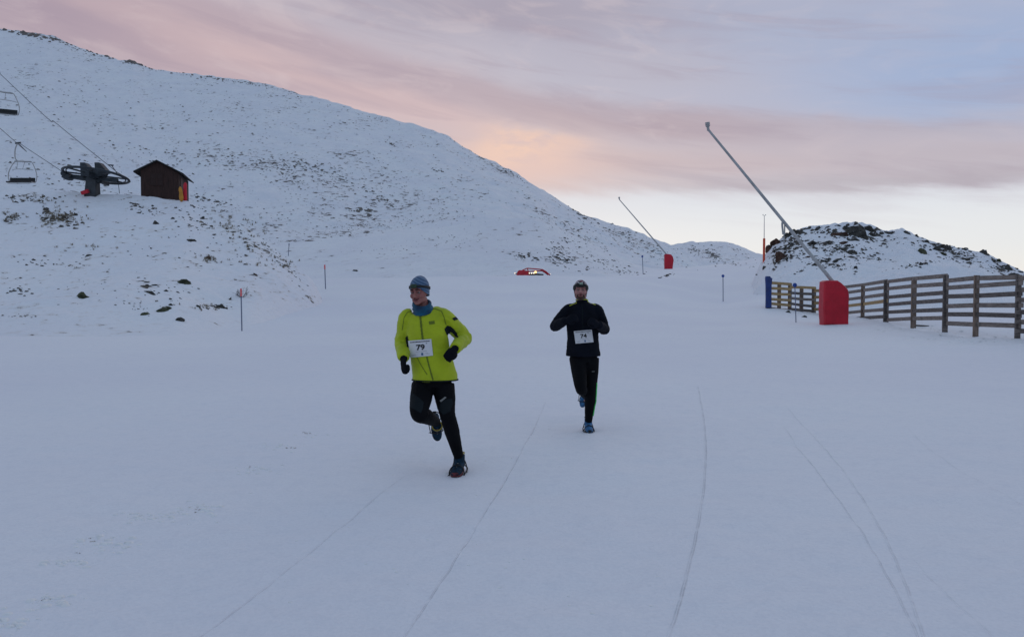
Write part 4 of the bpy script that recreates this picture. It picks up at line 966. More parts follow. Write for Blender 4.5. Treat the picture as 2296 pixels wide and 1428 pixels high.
# ------------------------------------------------------------------ snow groomer half hidden behind the crest
def groomer():
    D = 86; k = D / F; org = at(1194, 616, D); g = drop(org.x, org.y); org = Vector((org.x, org.y, g.z if g is not None else org.z - 2))
    o = empty('snow_groomer', org, 'red snow groomer with winch boom and lit lamps behind the piste crest', 'snow groomer')
    q = lambda px, py, dy=0: at(px, py, D + dy) - org
    top = q(1170, 606).z; zb = q(1190, 616).z
    M_gr = simple('groomer_red', (.50, .012, .03), .4, .15, 3)
    # body: sloping engine hood and cab seen from its side
    def prism(nm, pts, y0, y1, mt, par=o, bev=.04):
        mb = MB(); V = [Vector((p.x, y0, p.z)) for p in pts] + [Vector((p.x, y1, p.z)) for p in pts]; n_ = len(pts)
        mb.add(V, [tuple(range(n_)), tuple(reversed(range(n_, 2 * n_)))] + [(i, i + n_, (i + 1) % n_ + n_, (i + 1) % n_) for i in range(n_)])
        return mb.build(nm, mt, par)
    b0 = q(1158, 616).z - 1.3
    def dn(p): return Vector((p.x, p.y, b0))
    A = [dn(q(1157, 616)), q(1158, 615.5), q(1160.5, 609), q(1164, 606.5), q(1170, 606.8), q(1184, 611), q(1188, 616), dn(q(1190, 616))]
    prism('body', A, -1.2, 1.3, M_gr)
    prism('hood', [dn(q(1187, 618)), q(1187, 616), q(1200, 613.6), q(1207, 614), q(1218, 615.2), dn(q(1218, 617))], -1.0, 1.0, M_black)
    for yy_ in (-1.75, 1.75):
        mb = MB(); z0 = 0.42; xs = [q(1160, 616).x, q(1222, 616).x]
        pts = [Vector((xs[0], yy_, z0)), Vector((xs[0] - .25, yy_, z0 + .35)), Vector((xs[0], yy_, z0 + .75)), Vector((xs[1], yy_, z0 + .75)), Vector((xs[1] + .25, yy_, z0 + .35)), Vector((xs[1], yy_, z0))]
        mb.tube(pts, .08, 6, ry=7, closed=True, side=(0, 0, 1)); mb.build('track', M_black, o)
    mb = MB(); mb.box((q(1226, 616).x + .3, 0, .6), (.18, 4.2, 1.0), Matrix.Rotation(.2, 4, 'Y'), .03); mb.build('blade', M_gr, o)
    # winch boom lattice
    mb = MB(); r_ = .055
    for yo in (-.32, .32):
        Y = lambda p: Vector((p.x, p.y + yo, p.z))
        a1, a2, a3, a4, a5 = q(1171, 606.3), q(1182, 601.6), q(1216, 604.5), q(1224, 609), q(1233, 617.2)
        l1, l2, l3, l4 = q(1174, 607), q(1185, 609), q(1200, 608.1), q(1215, 607.2)
        mb.tube([Y(a1), Y(a2), Y(a3), Y(a4), Y(a5)], r_, 8); mb.tube([Y(l1), Y(l2), Y(l3), Y(l4), Y(q(1222, 611)), Y(q(1229, 616.5))], r_, 8)
        mb.tube([Y(a2), Y(l2)], r_ * .8, 8); mb.tube([Y(q(1213, 604.2)), Y(l4)], r_ * 1.3, 8); mb.tube([Y(q(1219, 606)), Y(q(1222, 611))], r_ * 1.2, 8); mb.tube([Y(q(1172, 607)), Y(q(1188, 612))], r_ * .6, 8)
    for p in (q(1182, 601.6), q(1216, 604.5), q(1224, 609), q(1185, 609)): mb.tube([p + Vector((0, -.32, 0)), p + Vector((0, .32, 0))], r_ * .8, 8)
    mb.build('winch_boom', M_gr, o, True)
    M_lw = simple('lamp_warm', (.9, .6, .3), .4, 0, emit=(1, .50, .16), estr=2.4); M_lc = simple('lamp_white', (.9, .85, .8), .4, 0, emit=(1, .80, .58), estr=1.5)
    for (x, y, rr, mt, dy) in ((1187, 612.6, 1.3, M_lc, -1.35), (1192, 612.6, 1.5, M_lc, -1.35), (1197, 612.4, 1.5, M_lc, -1.35), (1200.8, 610.2, 2.6, M_lw, -1.1), (1154.5, 612.6, 1.2, M_lc, -.4), (1234, 614.5, .8, M_lc, 0)):
        mb = MB(); mb.ell(q(x, y, dy), (rr * k, rr * k * .7, rr * k), None, 12, 8); c = mb.build('lamp', mt, o, True)
    mb = MB(); mb.tube([q(1154.5, 613, -.35), q(1159, 614.5, -.2)], .05, 6); mb.tube([q(1184, 614, -1.2), q(1202, 614, -1.2)], .07, 6); mb.tube([q(1200.8, 614, -1.1), q(1200.8, 610, -1.0)], .05, 6); mb.tube([q(1229, 616, 0), q(1234, 614.8, 0)], .04, 6)
    mb.build('lamp_bracket', M_black, o, True)
groomer()

# ================================================================== runners
def evald(o):
    dg = bpy.context.evaluated_depsgraph_get(); dg.update()
    me = bpy.data.meshes.new_from_object(o.evaluated_get(dg)); return me
def fuse(mb, voxel, smooth_it=4, fac=0.5, name='m'):
    """grow one continuous skin over overlapping closed shapes"""
    me = mb.mesh('tmp'); bm = bmesh.new(); bm.from_mesh(me); bmesh.ops.recalc_face_normals(bm, faces=bm.faces); bm.to_mesh(me); bm.free()
    o = bpy.data.objects.new('tmp', me); COL.objects.link(o)
    r = o.modifiers.new('r', 'REMESH'); r.mode = 'VOXEL'; r.voxel_size = voxel; r.use_smooth_shade = True
    if smooth_it:
        s_ = o.modifiers.new('s', 'SMOOTH'); s_.factor = fac; s_.iterations = smooth_it
    m2 = evald(o); bpy.data.objects.remove(o); bpy.data.meshes.remove(me); m2.name = name
    m2.polygons.foreach_set('use_smooth', [True] * len(m2.polygons)); return m2
def folds(me, amp, sc, spots, seed=0.0, seam=None):
    """cloth folds: displaced along the normal, stronger near the bends"""
    me.update(); nr = [v.normal.copy() for v in me.vertices]
    for v, n_ in zip(me.vertices, nr):
        w = 0.35
        for (c, r, k) in spots: w = max(w, k * math.exp(-((v.co - c).length / r) ** 2))
        p = v.co * sc; p = Vector((p.x * 0.8, p.y, p.z * 1.35)) + Vector((seed, seed * .3, 0))
        q = mn.noise(p + Vector((mn.noise(p * .6), 0, mn.noise(p * .6 + Vector((4, 4, 4))))) * 1.2)
        f = (1 - abs(q) * 2.4)
        v.co += n_ * (amp * w * (f - .55) + amp * 0.25 * mn.noise(p * 3.0))
    me.update()
def bvh_of(me):
    return BVHTree.FromPolygons([v.co.copy() for v in me.vertices], [tuple(p.vertices) for p in me.polygons])
def inpoly(x, y, P):
    c = False; j = len(P) - 1
    for i in range(len(P)):
        if (P[i][1] > y) != (P[j][1] > y) and x < (P[j][0] - P[i][0]) * (y - P[i][1]) / (P[j][1] - P[i][1]) + P[i][0]: c = not c
        j = i
    return c
class Person:
    def __init__(s, px, py, label):
        s.org = flat(px, py, float(ground_z(*flat(px, py)[:2]))); s.D = s.org.y
        s.k = s.D / F
        s.o = empty('person', s.org, label, 'person')
    def P(s, px, py, dd=0.0): return at(px, py, s.D + dd) - s.org        # local joint position
    def add(s, name, me, mat, label=None, parent=None):
        o = obj(name, me, mat, parent or s.o)
        if label: o['label'] = label
        return o
    def cast(s, bv, px, py):
        o_ = Vector((0, 0, CAMZ)) - s.org; return bv.ray_cast(o_, ray(px, py).normalized())
    def decal(s, name, bv, poly, mat, off=0.0025, step=1.2, parent=None, maxd=None, label=None):
        x0 = min(p[0] for p in poly); x1 = max(p[0] for p in poly); y0 = min(p[1] for p in poly); y1 = max(p[1] for p in poly)
        nx = max(2, int((x1 - x0) / step) + 1); ny = max(2, int((y1 - y0) / step) + 1); V = []; ok = {}
        for i in range(nx + 1):
            for j in range(ny + 1):
                x = x0 + (x1 - x0) * i / nx; y = y0 + (y1 - y0) * j / ny
                h = s.cast(bv, x, y)
                if h[0] is not None: ok[(i, j)] = len(V); V.append(h[0] + h[1].normalized() * off)
        Fc = []
        for i in range(nx):
            for j in range(ny):
                q = [(i, j), (i, j + 1), (i + 1, j + 1), (i + 1, j)]
                if all(c in ok for c in q) and inpoly(x0 + (x1 - x0) * (i + .5) / nx, y0 + (y1 - y0) * (j + .5) / ny, poly):
                    vs = [V[ok[c]] for c in q]
                    if max((a - vs[0]).length for a in vs) < 0.04: Fc.append([ok[c] for c in q])
        if not Fc: return None
        me = mesh_from(name, V, Fc); bm = bmesh.new(); bm.from_mesh(me); bmesh.ops.delete(bm, geom=[v for v in bm.verts if not v.link_faces], context='VERTS'); bm.to_mesh(me); bm.free()
        return s.add(name, me, mat, label, parent)
def line_poly(pts, w):
    L = []; R = []
    for i, (x, y) in enumerate(pts):
        a = pts[max(0, i - 1)]; b = pts[min(len(pts) - 1, i + 1)]; dx_, dy_ = b[0] - a[0], b[1] - a[1]; n_ = math.hypot(dx_, dy_)
        L.append((x - dy_ / n_ * w / 2, y + dx_ / n_ * w / 2)); R.append((x + dy_ / n_ * w / 2, y - dx_ / n_ * w / 2))
    return L + R[::-1]

def fabric(name, c, rough=0.75, var=0.12, sheen=0.15, weave=220, spec=0.3, c2=None, mask_sc=6):
    m_, t = new_mat(name); tc = t.n('ShaderNodeTexCoord'); oc = tc.outputs['Object']
    n1 = t.noise(oc, mask_sc, 4, 0.55); n2 = t.noise(oc, weave, 2, 0.5); n3 = t.noise(oc, 28, 4, 0.6)
    a = tuple(x * (1 - var) for x in c); b = tuple(min(1, x * (1 + var)) for x in (c2 or c))
    finish(t, t.mix(t.ss(n1, .3, .7), a, b), rough, t.m('ADD', t.m('MULTIPLY', n3, 1.0), t.m('MULTIPLY', n2, .15)), 0.5, 0.006, spec=spec, sheen=sheen)
    return m_
def skin_mat(name, base, red):
    m_, t = new_mat(name); tc = t.n('ShaderNodeTexCoord'); oc = tc.outputs['Object']
    n1 = t.noise(oc, 14, 4, 0.6); n2 = t.noise(oc, 160, 3, 0.6)
    b = finish(t, t.mix(t.ss(n1, .35, .65), base, red), 0.55, n2, 0.25, 0.002, spec=0.35)
    b.inputs['Subsurface Weight'].default_value = 0.12; b.inputs['Subsurface Radius'].default_value = (0.01, 0.004, 0.002); b.inputs['Subsurface Scale'].default_value = 0.5
    return m_
M_skinA = skin_mat('skin_flushed', (0.29, 0.125, 0.105), (0.26, 0.085, 0.080))
M_skinB = skin_mat('skin_pale', (0.37, 0.185, 0.165), (0.33, 0.13, 0.125))
M_lime = fabric('lime_jacket', (0.36, 0.44, 0.006), 0.6, 0.10, 0.1)
M_limed = fabric('lime_seam', (0.11, 0.15, 0.008), 0.7)
M_navy = fabric('navy_jacket', (0.0035, 0.0048, 0.0095), 0.85, 0.3, 0.0, spec=0.12)
M_tight = fabric('black_tights', (0.0028, 0.003, 0.0045), 0.8, 0.3, 0.0, spec=0.12)
M_tightg = fabric('grey_tights_panel', (0.008, 0.012, 0.015), 0.8, 0.2, 0.0, spec=0.15)
M_glove = fabric('black_gloves', (0.0035, 0.004, 0.007), 0.9, 0.3, 0.0, spec=0.12)
M_bibw = fabric('bib_paper', (0.62, 0.62, 0.64), 0.6, 0.05, 0, 300)
M_ink = fabric('black_print', (0.012, 0.012, 0.014), 0.5, 0.1, 0)
M_inkg = fabric('grey_print', (0.30, 0.31, 0.34), 0.6, 0.1, 0)
M_inkb = fabric('blue_print', (0.05, 0.12, 0.22), 0.6, 0.1, 0)
M_refl = fabric('silver_print', (0.20, 0.20, 0.19), 0.4, 0.1, 0)
M_yelp = fabric('yellow_piping', (0.42, 0.46, 0.03), 0.5, 0.1, 0)
M_green = fabric('green_stripe', (0.05, 0.52, 0.10), 0.5, 0.1, 0)
M_eye = simple('eye', (0.20, 0.17, 0.165), 0.35, 0, 3, 0); M_iris = simple('iris', (0.012, 0.008, 0.006), 0.15, 0, 3, 0)
M_brow = fabric('dark_hair', (0.014, 0.008, 0.006), 0.9); M_lip = fabric('lips', (0.22, 0.055, 0.055), 0.5, .1, 0)
M_tooth = simple('teeth', (0.50, 0.46, 0.42), 0.4, 0, 3, 0); M_mouth = simple('mouth_dark', (0.025, 0.006, 0.008), 0.6, 0, 3, 0)
M_beard = fabric('brown_beard', (0.055, 0.026, 0.016), 0.95, .35, 0.2, 240, mask_sc=60)
M_shoeb = fabric('blue_shoe', (0.016, 0.075, 0.18), 0.6, .25, sheen=0, c2=(0.03, 0.14, 0.30), mask_sc=30)
M_shoed = fabric('dark_blue_shoe', (0.005, 0.013, 0.022), 0.7, .3, c2=(0.004, 0.028, 0.055), mask_sc=30, sheen=0, spec=0.15)
M_sole = simple('shoe_sole', (0.010, 0.010, 0.013), 0.7, .2, 20); M_soler = simple('shoe_sole_red', (0.10, 0.012, 0.018), 0.6, .3, 30)
M_sock = fabric('yellow_cuff', (0.34, 0.27, 0.04), 0.8)
M_gait = fabric('blue_gaiter', (0.010, 0.030, 0.075), 0.85, .25, c2=(0.004, 0.07, 0.13), mask_sc=9)
def beanie_mat():
    m_, t = new_mat('blue_beanie'); tc = t.n('ShaderNodeTexCoord'); oc = tc.outputs['Object']
    sx = t.n('ShaderNodeSeparateXYZ'); t.l(oc, sx.inputs[0]); n1 = t.noise(oc, 18, 3, .5)
    w = t.m('SINE', t.m('ADD', t.m('MULTIPLY', sx.outputs[2], 230), t.m('ADD', t.m('MULTIPLY', sx.outputs[0], 110), t.m('MULTIPLY', n1, 4))))
    c = t.mix(t.ss(w, -.6, .6), (0.030, 0.075, 0.155), (0.085, 0.15, 0.25))
    finish(t, c, 0.85, t.m('ADD', t.m('MULTIPLY', w, .4), n1), 0.5, 0.004, sheen=.2); return m_
def cap_mat():
    m_, t = new_mat('patterned_cap'); tc = t.n('ShaderNodeTexCoord'); oc = tc.outputs['Object']
    n1 = t.noise(oc, 36, 2, .5); n2 = t.noise(oc, 30, 2, .5, 1.0)
    c = t.mix(t.ss(n1, .47, .53), (0.02, 0.018, 0.03), (0.42, 0.40, 0.42)); c = t.mix(t.ss(n2, .55, .60), c, (0.28, 0.03, 0.05))
    finish(t, c, 0.85, n1, 0.4, 0.004); return m_

# --- head, in its own frame: +Y the face, +Z up, origin between the ears
def head_shapes(mb, T, chin=1.0):
    R = T.to_3x3(); q = lambda x, y, z: T @ Vector((x, y, z))
    E = lambda c, r: mb.ell(q(*c), r, R, 24, 16)
    E((0, -.012, .035), (.076, .096, .088)); E((0, .018, -.015), (.068, .070, .085)); E((0, .032, -.060), (.054, .050, .050))
    E((0, .062, -.094), (.028, .024, .022)); E((0, .035, -.082), (.045, .045, .030))
    for s_ in (-1, 1):
        E((s_ * .040, .058, -.030), (.026, .026, .026)); E((s_ * .070, -.006, -.010), (.008, .018, .026)); E((s_ * .046, .020, -.070), (.018, .040, .028))
        E((s_ * .013, .098, -.040), (.010, .013, .009)); mb.tube([q(s_ * .052, .066, .024), q(s_ * .032, .084, .030), q(s_ * .010, .089, .024)], [.010, .011, .009], 8)
    mb.tube([q(0, .078, .020), q(0, .095, -.010), q(0, .109, -.036)], [.009, .011, .012], 8)
    E((0, .110, -.036), (.011, .011, .010)); E((0, .072, -.066), (.032, .022, .022))
def carve_head(me, T):
    for (x, y, z, r, d) in [(.032, .092, .004, .022, .016), (-.032, .092, .004, .022, .016), (0, .100, -.066, .020, .006)]:
        c = T @ Vector((x, y, z)); b = (T.to_3x3() @ Vector((0, -1, 0)))
        for v in me.vertices:
            q = (v.co - c).length / r
            if q < 2: v.co += b * d * math.exp(-q * q * 1.3)
def face(pr, T, who, smile=True):
    R = T.to_3x3(); q = lambda x, y, z: T @ Vector((x, y, z))
    for s_ in (-1, 1):
        mb = MB(); mb.ell(q(s_ * .031, .072, .003), (.0125, .0125, .0125), R, 16, 10); e = pr.add('eye', mb.mesh('eye', True), M_eye)
        mb = MB(); mb.ell(q(s_ * .031, .0825, .003), (.0062, .003, .0062), R, 12, 8); pr.add('iris', mb.mesh('iris', True), M_iris, None, e)
        mb = MB(); mb.tube([q(s_ * .048, .074, .012), q(s_ * .032, .086, .0135), q(s_ * .017, .083, .009)], [.004, .006, .004], 6); pr.add('eyelid', mb.mesh('eyelid', True), M_skinA if who == 'A' else M_skinB)
        mb = MB(); mb.tube([q(s_ * .054, .070, .024), q(s_ * .035, .092, .031), q(s_ * .013, .096, .025)], [.003, .0055, .0045], 6, ry=.7); pr.add('eyebrow', mb.mesh('eyebrow', True), M_brow)
    w = .029 if smile else .018; up = .006 if smile else 0; op = .006 if smile else .007
    mb = MB(); mb.tube([q(-w, .074, -.063 + up), q(-w * .5, .090, -.063), q(0, .096, -.0645), q(w * .5, .090, -.063), q(w, .074, -.063 + up)], [.003, op, op, op, .003], 8, ry=1.0); pr.add('mouth', mb.mesh('mouth', True), M_mouth)
    if smile:
        mb = MB(); mb.tube([q(-w * .7, .083, -.059), q(0, .0995, -.0605), q(w * .7, .083, -.059)], [.0022, .0036, .0022], 6, ry=.8); pr.add('teeth', mb.mesh('teeth', True), M_tooth)
    mb = MB(); mb.tube([q(-w, .075, -.060 + up), q(-w * .4, .094, -.0565), q(0, .099, -.058), q(w * .4, .094, -.0565), q(w, .075, -.060 + up)], [.002, .0042, .0038, .0042, .002], 8)
    mb.tube([q(-w, .075, -.064 + up), q(-w * .4, .092, -.0715), q(0, .097, -.0735), q(w * .4, .092, -.0715), q(w, .075, -.064 + up)], [.002, .0048, .0055, .0048, .002], 8); pr.add('lips', mb.mesh('lips', True), M_lip)
def cap_shell(T, zf, zs, zb, grow=.007, top=0.0, slouch=0.0):
    """knitted cap: dome over the skull down to a wavy rim"""
    V = []; nu, nv = 48, 20; c = Vector((0, -.012, .035)); r = Vector((.076 + grow, .096 + grow, .088 + grow + top))
    for layer in (0, 1):
        g = -.005 * layer
        for j in range(nv + 1):
            for i in range(nu):
                a = 2 * math.pi * i / nu; ca, sa = math.cos(a), math.sin(a)
                zr = zf if sa > 0 else zb; m_ = abs(sa) ** 1.3; zl = zs * (1 - m_) + zr * m_
                zmin = (zl - c.z) / r.z; z = 1 - (1 - zmin) * (j / nv) ** 1.0; z = math.cos(math.acos(max(-.999, zmin)) * j / nv)
                rad = math.sqrt(max(0, 1 - z * z)) if z > -.2 else math.sqrt(1 - .04) * (1 - (abs(z) - .2) * .12)
                p = Vector((ca * rad * (r.x + g), sa * rad * (r.y + g), z * (r.z + g))) + c
                if slouch: p += Vector((0, -slouch * max(0, z) ** 2, 0))
                p *= 1 + .012 * mn.noise(p * 45)
                V.append(T @ p)
    Fc = []; off = (nv + 1) * nu
    for L in (0, 1):
        for j in range(nv):
            for i in range(nu):
                i2 = (i + 1) % nu; f = (L * off + j * nu + i, L * off + j * nu + i2, L * off + (j + 1) * nu + i2, L * off + (j + 1) * nu + i); Fc.append(f if L == 0 else f[::-1])
    for i in range(nu):
        i2 = (i + 1) % nu; Fc.append((nv * nu + i, nv * nu + i2, off + nv * nu + i2, off + nv * nu + i))
    return mesh_from('cap', V, Fc)
def band(T, zf, zb, w, grow=.011, slant=0.0, th=.004):
    V = []; nu = 56; c = Vector((0, -.012, .035))
    prof = [(-w / 2, 0), (-w / 2, th), (w / 2, th), (w / 2, 0)]
    for i in range(nu):
        a = 2 * math.pi * i / nu; ca, sa = math.cos(a), math.sin(a); zc = zf * (sa + 1) / 2 + zb * (1 - sa) / 2 + slant * ca
        for (dz_, g) in prof:
            z = (zc + dz_ - c.z) / (.088 + grow); rad = math.sqrt(max(.05, 1 - min(1, z * z)))
            V.append(T @ (Vector((ca * rad * (.076 + grow + g), sa * rad * (.096 + grow + g), 0)) + Vector((0, c.y, zc + dz_))))
    Fc = [(i * 4 + j, i * 4 + (j + 1) % 4, ((i + 1) % nu) * 4 + (j + 1) % 4, ((i + 1) % nu) * 4 + j) for i in range(nu) for j in range(4)]
    return mesh_from('band', V, Fc)

# --- hand: loosely closed, wrist at origin, +Y along the palm, +Z back of hand, thumb on +X*side
def hand(mb, T, side, g=0.0, curl=1.0):
    q = lambda x, y, z: T @ Vector((x, y, z)); R = T.to_3x3()
    mb.tube([q(0, -.02, 0), q(0, .01, 0), q(0, .045, .002), q(0, .080, .0)], [.020 + g, .024 + g, .030 + g, .034 + g][:4], 12, ry=[.026 + g, .022 + g, .020 + g, .016 + g], side=tuple(R @ Vector((1, 0, 0))))
    mb.ell(q(0, .050, 0), (.040 + g, .040 + g, .016 + g), R, 16, 10)
    for i, (x, L) in enumerate([(.031, .92), (.011, 1.0), (-.010, .95), (-.030, .78)]):
        x *= side; p = Vector((x, .083, .002)); ang = math.radians(18 + 6 * i); pts = [p.copy() - Vector((0, .02, 0))]
        pts.append(p.copy())
        for sl, da in ((.042 * L, 62 * curl), (.026 * L, 75 * curl), (.020 * L, 40 * curl)):
            p = p + Vector((0, math.cos(ang) * sl, -math.sin(ang) * sl)); pts.append(p.copy()); ang += math.radians(da)
        mb.tube([T @ v for v in catmull(pts, 3)], [.0098 + g] * 7 + [.0092 + g] * 3 + [.0085 + g] * 3 if False else .0092 + g, 8)
        mb.ell(T @ pts[-1], (.0088 + g,) * 3, R, 8, 6)
    pts = [Vector((side * .018, .020, -.004)), Vector((side * .042, .040, -.018)), Vector((side * .040, .066, -.034)), Vector((side * .024, .082, -.042))]
    mb.tube([T @ v for v in catmull(pts, 3)], .0108 + g, 8); mb.ell(T @ pts[-1], (.0105 + g,) * 3, R, 8, 6)
def frame_from(o, y, z):
    y = y.normalized(); x = y.cross(z).normalized(); z = x.cross(y).normalized()
    M = Matrix((x, y, z)).transposed().to_4x4(); M.translation = o; return M

# --- shoe: ankle at origin; +Y toe, +Z up the shin
def shoe(pr, T, mat, sole_mat, s=1.0, name='shoe', strap=True, lab=None):
    q = lambda x, y, z: T @ (Vector((x, y, z)) * s); X = tuple(T.to_3x3() @ Vector((1, 0, 0)))
    mb = MB()
    sec = [(-.078, .026, .030, -.052), (-.060, .034, .042, -.046), (-.02, .036, .044, -.044), (.03, .038, .038, -.050), (.08, .044, .030, -.058), (.125, .043, .023, -.064), (.160, .034, .018, -.068), (.178, .018, .012, -.071)]
    mb.tube([q(0, y, z) for y, a, b, z in sec], [a * s for y, a, b, z in sec], 16, ry=[b * s for y, a, b, z in sec], side=X)
    mb.tube([q(0, -.008, .030), q(0, -.006, .0), q(0, .004, -.035), q(0, .035, -.048)], [.040 * s, .040 * s, .042 * s, .036 * s], 16)
    mb.ell(q(0, -.055, -.03), (.032 * s, .030 * s, .050 * s), T.to_3x3(), 12, 8)
    up = pr.add(name, fuse(mb, .006, 3, name=name), mat, lab)
    mb = MB(); n_ = 26; V = []
    for z, g in ((-.104, -.003), (-.098, .001), (-.080, .003), (-.074, 0)):
        for i in range(n_):
            a = 2 * math.pi * i / n_; y = math.sin(a); x = math.cos(a)
            wy = .128; yc = .050; w_ = .040 + .006 * y - .010 * (1 if -.6 < y < .1 else 0) * math.cos((y + .25) * 4)
            spring = .020 * max(0, y) ** 3
            V.append(q(x * (w_ + g) * (abs(x) ** -.25 if abs(x) > .02 else 1), yc + y * (wy + g), z + spring))
    Fc = [(l * n_ + j, l * n_ + (j + 1) % n_, (l + 1) * n_ + (j + 1) % n_, (l + 1) * n_ + j) for l in range(3) for j in range(n_)] + [tuple(range(3 * n_, 4 * n_)), tuple(reversed(range(n_)))]
    mb.add(V, Fc); pr.add('sole', mb.mesh('sole', True), sole_mat, None, up)
    mb = MB()
    for yy_, zz in ((.03, -.014), (.052, -.023), (.074, -.030), (.094, -.037)):
        mb.tube([q(-.022, yy_, zz - .006), q(0, yy_ + .006, zz + .003), q(.022, yy_, zz - .006)], .0028 * s, 5)
    pr.add('lace', mb.mesh('lace', True), M_refl, None, up)
    if strap:
        mb = MB()
        for yy_ in (.10, -.02):
            zz = -.03 if yy_ > 0 else -.012
            pts = [(-.050, yy_, -.10), (-.052, yy_, -.07), (-.034, yy_ - .01, zz - .008), (0, yy_ - .015, zz + .006), (.034, yy_ - .01, zz - .008), (.052, yy_, -.07), (.050, yy_, -.10)]
            mb.tube([q(*p) for p in catmull(pts, 3)], .0042 * s, 6)
        mb.tube([q(*p) for p in catmull([(-.050, .10, -.088), (-.055, .02, -.085), (-.05, -.05, -.075), (0, -.092, -.06), (.05, -.05, -.075), (.055, .02, -.085), (.050, .10, -.088)], 4)], .0042 * s, 6)
        for xx in (-.05, .05):
            for yy_ in (.10, .0):
                mb.tube([q(xx, yy_, -.085), q(xx * 1.25, yy_ + .01, -.10)], .003 * s, 5)
        pr.add('traction_strap', mb.mesh('strap', True), M_sole, None, up)
    return up

def bib(pr, bv, corners, num, marks):
    """paper race number following the cloth behind it"""
    (tl, tr, br, bl) = corners; N, M_ = 14, 10; pts = {}; rows = []; rhs = []
    cs = lambda u, v: tuple((tl[i] * (1 - u) + tr[i] * u) * (1 - v) + (bl[i] * (1 - u) + br[i] * u) * v for i in (0, 1))
    for i in range(N + 1):
        for j in range(M_ + 1):
            u, v = i / N, j / M_; p = cs(u, v); h = pr.cast(bv, *p)
            if h[0] is not None: rows.append([1, u, v, u * u, u * v, v * v]); rhs.append(h[3])
    rows = np.array(rows); rhs = np.array(rhs); co = np.linalg.lstsq(rows, rhs, rcond=None)[0]
    for _ in range(3):
        res = rhs - rows @ co; k_ = np.abs(res - np.median(res)) < 0.02; co = np.linalg.lstsq(rows[k_], rhs[k_], rcond=None)[0]
    mind = float(np.percentile((rhs - rows @ co), 4))
    o_ = Vector((0, 0, CAMZ)) - pr.org
    def S3(u, v, off=0.0):
        d = float(np.dot([1, u, v, u * u, u * v, v * v], co)) + max(mind, -.018) - .004 - off + .0012 * math.sin(u * 9 + v * 3)
        return o_ + ray(*cs(u, v)).normalized() * d
    V = [S3(i / N, j / M_, 0) for i in range(N + 1) for j in range(M_ + 1)] + [S3(i / N, j / M_, -.0012) for i in range(N + 1) for j in range(M_ + 1)]
    K = (N + 1) * (M_ + 1); Fc = []
    for i in range(N):
        for j in range(M_):
            f = (i * (M_ + 1) + j, i * (M_ + 1) + j + 1, (i + 1) * (M_ + 1) + j + 1, (i + 1) * (M_ + 1) + j); Fc.append(f); Fc.append(tuple(K + c for c in reversed(f)))
    b = pr.add('race_bib', mesh_from('bib', V, Fc), M_bibw, 'white paper race bib with the number ' + num)
    def quad(nm, rects, mat):
        mb = MB()
        for (u0, v0, u1, v1) in rects:
            n_ = max(1, int((u1 - u0) * N) + 1)
            for i in range(n_):
                a, c = u0 + (u1 - u0) * i / n_, u0 + (u1 - u0) * (i + 1) / n_
                mb.add([S3(a, v0, .0015), S3(a, v1, .0015), S3(c, v1, .0015), S3(c, v0, .0015)], [(0, 1, 2, 3)])
        pr.add(nm, mb.mesh(nm), mat, None, b)
    r = random.Random(int(num)); u = .07; R1 = []
    while u < .93: w = r.uniform(.03, .10); R1.append((u, .085 + r.uniform(-.004, .004), min(u + w, .93), .135)); u += w + r.choice([.006, .012])
    quad('title_print', R1, M_ink)
    R2 = []; u = .28
    while u < .75: w = r.uniform(.02, .05); R2.append((u, .675, u + w, .695)); u += w + .008
    quad('small_print', R2 + [(.74, .19, .80, .26), (.08, .84, .12, .86), (.14, .83, .26, .85), (.10, .89, .28, .905), (.68, .81, .80, .825), (.72, .87, .86, .885)], M_inkg)
    quad('emblem', [(.50, .78, .585, .93)], M_inkb)
    cu = bpy.data.curves.new('txt', 'FONT'); cu.body = num; cu.align_x = 'CENTER'; cu.align_y = 'CENTER'; cu.size = 1.0; cu.offset = 0.035
    to = bpy.data.objects.new('txt', cu); COL.objects.link(to); me = evald(to); bpy.data.objects.remove(to)
    bm = bmesh.new(); bm.from_mesh(me); bmesh.ops.triangulate(bm, faces=bm.faces); bmesh.ops.subdivide_edges(bm, edges=[e for e in bm.edges if e.calc_length() > .15], cuts=1)
    xs = [v.co.x for v in bm.verts]; ys = [v.co.y for v in bm.verts]; cx, cy = (min(xs) + max(xs)) / 2, (min(ys) + max(ys)) / 2; hh = max(ys) - min(ys); ww = max(xs) - min(xs)
    asp = math.dist(tl, tr) / math.dist(tl, bl)
    for v in bm.verts:
        x = (v.co.x - cx) / hh; y = (v.co.y - cy) / hh
        v.co = S3(.50 + x * .34 / asp * 1.18, .44 - y * .34, .002)
    bm.to_mesh(me); bm.free(); pr.add('number', me, M_ink, None, b)

